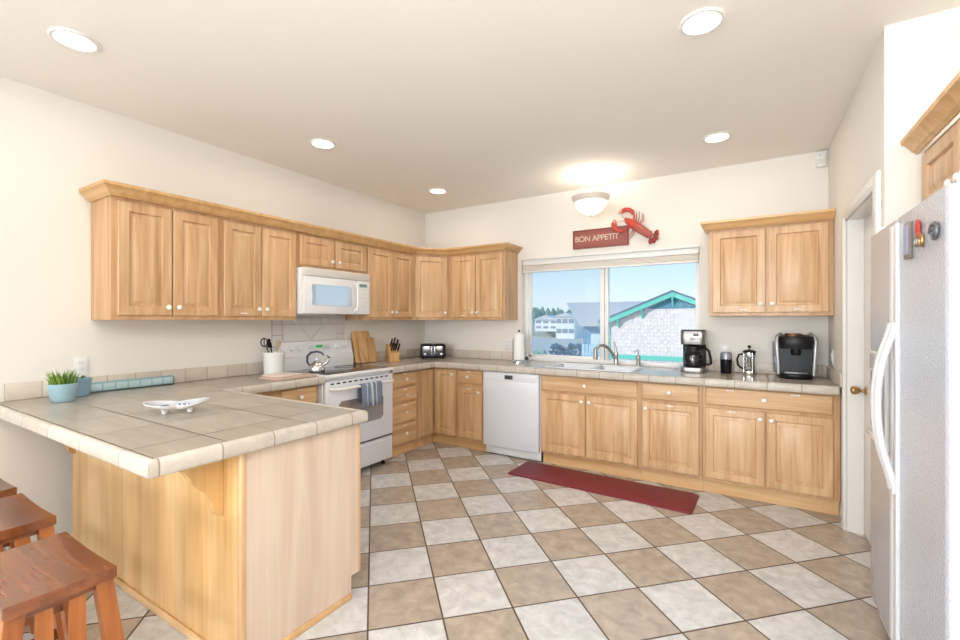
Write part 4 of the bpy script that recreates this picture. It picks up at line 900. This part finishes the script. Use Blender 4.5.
fo = bpy.data.objects.new('lettering', me); C.objects.link(fo); fo.parent = sg; fo.location = (-.035, -.0215, 0); fo.rotation_euler = (PI / 2, 0, 0)
# lobster, laid out on the wall plane around its own middle
lb = thing('lobster_decoration', 'red lobster wall ornament overlapping the end of the sign', 'ornament', (2.60, -.030, 2.296))
S = .0103
def LP(px, py, d=0.0): return ((px - 634.5) * S, -d, (226.0 - py) * S + (px - 634.5) * S * .0)
def limb(pts, rads, name, mat, seg=10, flat=.75, parent=lb):
    b = MB(); b.tube([LP(*p) for p in pts], rads, seg, flat=flat); return b.build(name, mat, parent)
limb([(628, 219, .012), (630, 221, .014), (633, 223.5, .016), (636, 226, .016), (638.5, 228, .014)], [.013, .028, .039, .041, .036], 'carapace', M['lobster'], 14)
tl = limb([(637.5, 227.3, .012), (641, 229.8, .013), (645, 232.8, .013), (649, 236, .012), (651.5, 238, .011)], [.036, .043, .039, .034, .027], 'tail', M['lobster_b'], 14)
b = MB()
for k in range(5):
    t = .12 + k * .18; px_, py_ = 638 + 14 * t, 227.7 + 10.3 * t; b.tube([LP(px_ - 2.3, py_ + 2.9, .022), LP(px_, py_, .046 - .012 * t), LP(px_ + 2.3, py_ - 2.9, .022)], [.005, .006, .005], 6)
b.build('shell_ridge', M['lobster'], tl)
b = MB()
for px_, py_, a in ((656.5, 237.5, 25), (656, 240.5, -15), (654, 242.5, -60), (651.5, 243.0, -100), (657, 235.2, 60)): b.ell(LP(px_ - .8, py_ - .3, .012), (.028, .010, .019), rot=Matrix.Rotation(math.radians(-a), 3, 'Y').to_4x4().to_3x3())
b.build('tail_fan', M['lobster_d'], lb)
def claw(pts_arm, pts_palm, pts_f1, pts_f2):
    a = limb(pts_arm, [.010] * len(pts_arm), 'claw_arm', M['lobster'])
    n_ = len(pts_palm); limb(pts_palm, [.011 + .011 * math.sin(PI * (k + .5) / n_) for k in range(n_)], 'pincer', M['lobster'], parent=a)
    limb(pts_f1, [.014, .011, .004][:len(pts_f1)], 'finger', M['tip'], parent=a); limb(pts_f2, [.008, .006, .003][:len(pts_f2)], 'thumb', M['lobster'], parent=a)
claw([(634, 223, .012), (636, 220.5, .014), (636.2, 217, .015), (635, 214.5, .016)], [(635.5, 216, .016), (634.5, 213, .017), (631.5, 211, .018), (628, 210.3, .018), (625, 210.6, .017)], [(626, 210.4, .017), (623.5, 211, .016), (621.2, 212, .014)], [(629, 211.8, .016), (625, 213.2, .015), (621, 213.3, .013)])
claw([(632, 226, .012), (629.5, 229, .03), (626, 230.8, .034), (623.5, 230.8, .034)], [(625, 231, .034), (621.5, 230, .035), (618.5, 227.5, .034), (617, 224.5, .032), (616.6, 222, .030)], [(616.8, 222.6, .030), (617.2, 220.2, .029), (618, 218.4, .028)], [(620, 226, .032), (619.6, 222.5, .030), (619.3, 219.5, .028)])
for p in ([(637.5, 223.5, .008), (638.5, 219, .02), (638, 213.5, .004)], [(639, 224.5, .008), (641, 220, .02), (640.8, 213.5, .004)], [(640, 225.5, .008), (643.5, 221, .02), (643.6, 215, .004)], [(641, 226, .008), (645, 222.5, .02), (644.5, 217, .004)], [(635, 230, .008), (633.5, 234, .012), (629.5, 237.5, .003)], [(636.5, 231, .008), (635, 235.5, .012), (630.5, 239, .003)]):
    limb(p, [.006, .0045, .0025], 'leg', M['lobster_b'], 6, 1.0)
for p in ([(629, 219.5, .014), (625.5, 217, .016), (624.5, 213.5, .016)], [(628, 221, .014), (624, 221, .018), (620.5, 221.4, .018)]): limb(p, [.003, .002, .0012], 'antenna', M['lobster_d'], 5, 1.0)
for p in ((628.6, 218.6, .024), (627.6, 220.2, .024)):
    b = MB(); b.ell(LP(*p), (.0045,) * 3); b.build('eye', M['black'], lb)

WARM = (1.0, .92, .82)
def downlight(label, x, y, lit=2.6):
    r = thing('recessed_light', label, 'ceiling light', (x, y, H), 0, 'recessed ceiling lights')
    b = MB(); b.lathe([(.078, -.002), (.096, -.001), (.097, -.006), (.090, -.011), (.078, -.010)], (0, 0, 0), 'z', 36, ring=True); b.build('trim_ring', M['trim'], r)
    b = MB(); b.lathe([(.079, -.0035), (.04, -.0045), (0, -.005)], (0, 0, 0), 'z', 32); b.build('lens', M['lamp_on'], r)
    l = bpy.data.lights.new('lamp', 'AREA'); l.shape = 'DISK'; l.size = .15; l.energy = lit; l.color = WARM; l.spread = PI
    o = bpy.data.objects.new('lamp', l); C.objects.link(o); o.parent = r; o.location = (0, 0, -.014)
downlight('recessed ceiling light above the corner cabinets, close to the back corner', .765, -.745)
downlight('recessed ceiling light above the range, middle of the row along the left wall', .765, -2.215)
downlight('large-looking recessed ceiling light above the peninsula at the left', .775, -3.69)
downlight('recessed ceiling light in front of the cabinet right of the window', 3.37, -.755)
downlight('large-looking recessed ceiling light over the open floor, top centre right', 3.395, -2.237)
sl = thing('ceiling_lamp', 'white semi-flush bowl lamp glowing over the sink', 'ceiling lamp', (2.30, -.40, H))
sl.scale = (.95, .95, 1.02)
b = MB(); b.lathe([(0, -.001), (.075, -.001), (.078, -.012), (.05, -.03), (.02, -.036), (.012, -.04), (.010, -.16), (.022, -.17), (.022, -.2), (0, -.2)], (0, 0, 0), 'z', 28); b.build('canopy', M['white_p'], sl)
bowl = MB(); bowl.lathe([(.006, -.372), (.05, -.366), (.10, -.342), (.140, -.300), (.158, -.258), (.155, -.258), (.136, -.298), (.097, -.338), (.05, -.361), (.006, -.367)], (0, 0, 0), 'z', 36, ring=True); bowl.build('glass_bowl', M['bowl_on'], sl)
b = MB(); b.lathe([(.150, -.262), (.172, -.240), (.186, -.212), (.188, -.204), (.182, -.206), (.168, -.232), (.152, -.255)], (0, 0, 0), 'z', 40, ring=True); b.build('rim', plain('lamp_rim', rgb(232, 222, 210), .5), sl)
for a in range(3):
    an = a * 2 * PI / 3 + .35; c_, s_ = math.cos(an), math.sin(an)
    b = MB(); b.tube([(.018 * c_, .018 * s_, -.185), (.09 * c_, .09 * s_, -.215), (.165 * c_, .165 * s_, -.226), (.196 * c_, .196 * s_, -.19), (.206 * c_, .206 * s_, -.155), (.196 * c_, .196 * s_, -.14)], .005, 8); b.build('arm', M['white_p'], sl)
b = MB(); b.lathe([(.0, -.388), (.008, -.384), (.011, -.376), (.006, -.3715), (0, -.371)], (0, 0, 0), 'z', 14); b.build('finial', M['nickel'], sl)
l = bpy.data.lights.new('bulb', 'POINT'); l.energy = 2.6; l.color = WARM; l.shadow_soft_size = .05
o = bpy.data.objects.new('bulb', l); C.objects.link(o); o.parent = sl; o.location = (0.05, 0, -.245)

# ------------------------------------------------------------------ outside the window
OG = -2.2
b = MB()
b.box(-90, 60, 2.0, 200, OG - .3, OG); o = b.build('ground', plain('dry_ground', rgb(206, 192, 184), .95, bump=(3, .4, .02))); struct(o)
# near house with gable and teal trim
nh = thing('neighbor_house', 'house with white shingled gable and teal trim outside the window', 'house', (0, 12, OG))
TEAL = plain('teal_paint', rgb(112, 200, 184), .6); SH = tile('white_shingle', 'xz', (.11, .13), (0, 0), .010, rgb(232, 220, 218), rgb(229, 216, 214), rgb(208, 192, 191), rough=.9, mott=.6, mscale=16, var=.10)
zz = lambda z: z - OG
X0, X1, XA, ZE, ZA, ZB = -.96, 3.54, 1.29, 1.33, 2.27, -.05
b = MB(); b.prism([(X0, 0), (X1, 0), (X1, zz(ZE) + .02), (XA, zz(ZA) - .03), (X0, zz(ZE) + .02)], 'xz', 0, 8); b.build('wall', SH, nh)
b = MB(); sl_ = (ZA - ZE) / (XA - X0)
for s_ in (-1, 1):
    e_ = XA + s_ * (XA - X0 + .32); ze = zz(ZA) - (XA - X0 + .32) * sl_
    b.prism([(XA, zz(ZA) + .13), (e_, ze + .13), (e_, ze + .06), (XA, zz(ZA) + .06)], 'xz', -.20, 8.2)
b.build('roof', plain('grey_shingles', rgb(112, 122, 140), .9, bump=(12, .5, .02)), nh)
b = MB()
for s_ in (-1, 1):
    e_ = XA + s_ * (XA - X0 + .30); ze = zz(ZA) - (XA - X0 + .30) * sl_
    b.prism([(XA, zz(ZA) + .06), (e_, ze + .06), (e_, ze - .10), (XA, zz(ZA) - .10)], 'xz', -.19, -.13)
b.build('bargeboard', TEAL, nh)
b = MB(); b.box(X0 - .02, X0 + .11, -.03, .05, 0, zz(ZE)); b.box(X1 - .11, X1 + .02, -.03, .05, 0, zz(ZE)); b.box(X0, X1, -.035, .02, zz(ZB), zz(ZB) + .16); b.build('corner_board', TEAL, nh)
b = MB(); b.prism([(XA - .85, zz(ZA) - .50), (XA + .85, zz(ZA) - .50), (XA, zz(ZA) - .10)], 'xz', -.02, .0); b.build('gable_panel', plain('gable_blue', rgb(96, 142, 160), .8), nh)
for px_ in (-.55, .28, 1.29, 2.3, 3.13):
    z_ = zz(ZA) - abs(px_ - XA) * sl_ - .08; b = MB(); b.box(px_ - .03, px_ + .03, -.18, 0, z_ - .09, z_ - .03); b.prism([(-.17, z_ - .08), (-.02, z_ - .34), (-.02, z_ - .26), (-.12, z_ - .08)], 'yz', px_ - .03, px_ + .03); b.build('bracket', TEAL, nh)
# second house: broad grey pink roof
h2 = thing('neighbor_house', 'blue house under a broad grey pink roof behind the shingled gable', 'house', (0, 22, OG))
b = MB(); b.box(-5.4, 3.6, .6, 8.6, 0, zz(1.06)); b.build('wall', plain('blue_siding', rgb(108, 154, 190), .9, bump=(8, .2, .02)), h2)
b = MB(); b.rings([[(-5.45, 0, zz(.98)), (4.2, 0, zz(.98)), (4.2, 9.2, zz(.98)), (-5.45, 9.2, zz(.98))], [(-5.45, 0, zz(1.06)), (4.2, 0, zz(1.06)), (4.2, 9.2, zz(1.06)), (-5.45, 9.2, zz(1.06))], [(-7.9, 4.2, zz(2.62)), (4.0, 4.2, zz(2.62)), (4.0, 5.0, zz(2.62)), (-7.9, 5.0, zz(2.62))]]); b.build('roof', plain('pink_grey_shingles', rgb(212, 196, 192), .95, bump=(10, .5, .02)), h2)
b = MB(); b.box(-4.9, -4.3, .52, .6, zz(-.6), zz(.5)); b.build('window', plain('pale_window', rgb(206, 226, 232), .3), h2)
# far white houses
FG = 'white houses far beyond the window'
def far_house(label, x, y, w_, d, h_, rh, z):
    r = thing('distant_house', label, 'house', (x, y, z), .1, FG)
    b = MB(); b.box(-w_ / 2, w_ / 2, 0, d, 0, h_); b.build('wall', plain('far_white', rgb(244, 242, 240), .8), r)
    b = MB(); b.prism([(-w_ / 2 - .3, h_), (w_ / 2 + .3, h_), (0, h_ + rh)], 'xz', -.4, d + .4); b.build('roof', plain('far_roof', rgb(206, 204, 206), .9), r)
    for k in range(3):
        for j in range(2):
            b = MB(); xx = -w_ / 2 + w_ * (k + .5) / 3; zz_ = h_ * (.25 + .45 * j); b.box(xx - .5, xx + .5, -.04, .02, zz_, zz_ + h_ * .2); b.build('window', plain('far_window', rgb(140, 150, 166), .4), r)
far_house('left one of two white houses far beyond the window', -31.5, 78, 4.6, 8, 2.3, 1.0, -.9)
far_house('taller right one of two white houses far beyond the window', -26.7, 76, 3.6, 8, 4.2, .8, -2.2)
b = MB(); b.prism([(-75, -2.2), (-75, 0.8), (-50, 1.6), (-30, .2), (-10, -1.5), (10, -2.2)], 'xz', 84, 130); struct(b.build('hill', plain('scrub_hill', rgb(150, 158, 150), .95, bump=(1.5, .6, .2))))
rnd = random.Random(5)
TM = plain('far_foliage', rgb(104, 138, 124), .95, bump=(3, .8, .1))
b = MB()
for k in range(170):
    x = rnd.uniform(-64, -8); y = rnd.uniform(95, 103); h_ = rnd.uniform(2.9, 4.6) * (1.0 if x < -28 else .75); r_ = rnd.uniform(.6, 1.1)
    b.lathe([(r_ * .9, .1), (r_, .3 * h_), (r_ * .72, .62 * h_), (r_ * .35, .86 * h_), (.05, h_)], (x, y, .3), 'z', 7)
tag(b.build('forest', TM, ang=60), 'band of dark trees on the horizon beyond the far white houses', 'forest', None, 'stuff')
fn = thing('picket_fence', 'pale blue board fence beside the blue house outside', 'fence', (0, 14, OG))
BF = plain('fence_blue', rgb(178, 212, 234), .8)
for k in range(9):
    b = MB(); b.box(-2.62 + k * .15, -2.62 + k * .15 + .12, 0, .03, 0, zz(.36)); b.build('board', BF, fn)
b = MB(); b.box(-2.62, -1.3, .03, .07, zz(-.1), zz(0)); b.box(-2.62, -1.3, .03, .07, zz(-1.6), zz(-1.5)); b.build('rail', BF, fn)
sb_ = MB(); rnd = random.Random(9)
for k in range(260): sb_.ell((rnd.uniform(-1.0, .75), rnd.uniform(-.5, .5), 2.45 * rnd.random() ** .7), (rnd.uniform(.06, .15), rnd.uniform(.06, .15), rnd.uniform(.05, .13)), seg=7, rot=Matrix.Rotation(rnd.uniform(0, 3), 3, 'Y'))
o = sb_.build('shrub', plain('blue_green_shrub', rgb(58, 92, 124), .95, bump=(6, .8, .1)), None, (-3.35, 15, OG)); tag(o, 'dark bluish shrub standing in front of the blue house', 'shrub')
sb_ = MB()
for k in range(50): sb_.ell((rnd.uniform(-.5, .5), rnd.uniform(-.4, .4), rnd.uniform(.2, 2.0)), (rnd.uniform(.1, .2),) * 3, seg=8)
o = sb_.build('shrub', plain('pale_green_shrub', rgb(142, 170, 150), .95, bump=(6, .8, .1)), None, (-5.6, 15.6, OG)); tag(o, 'paler green shrub beside the dark bluish one outside', 'shrub')
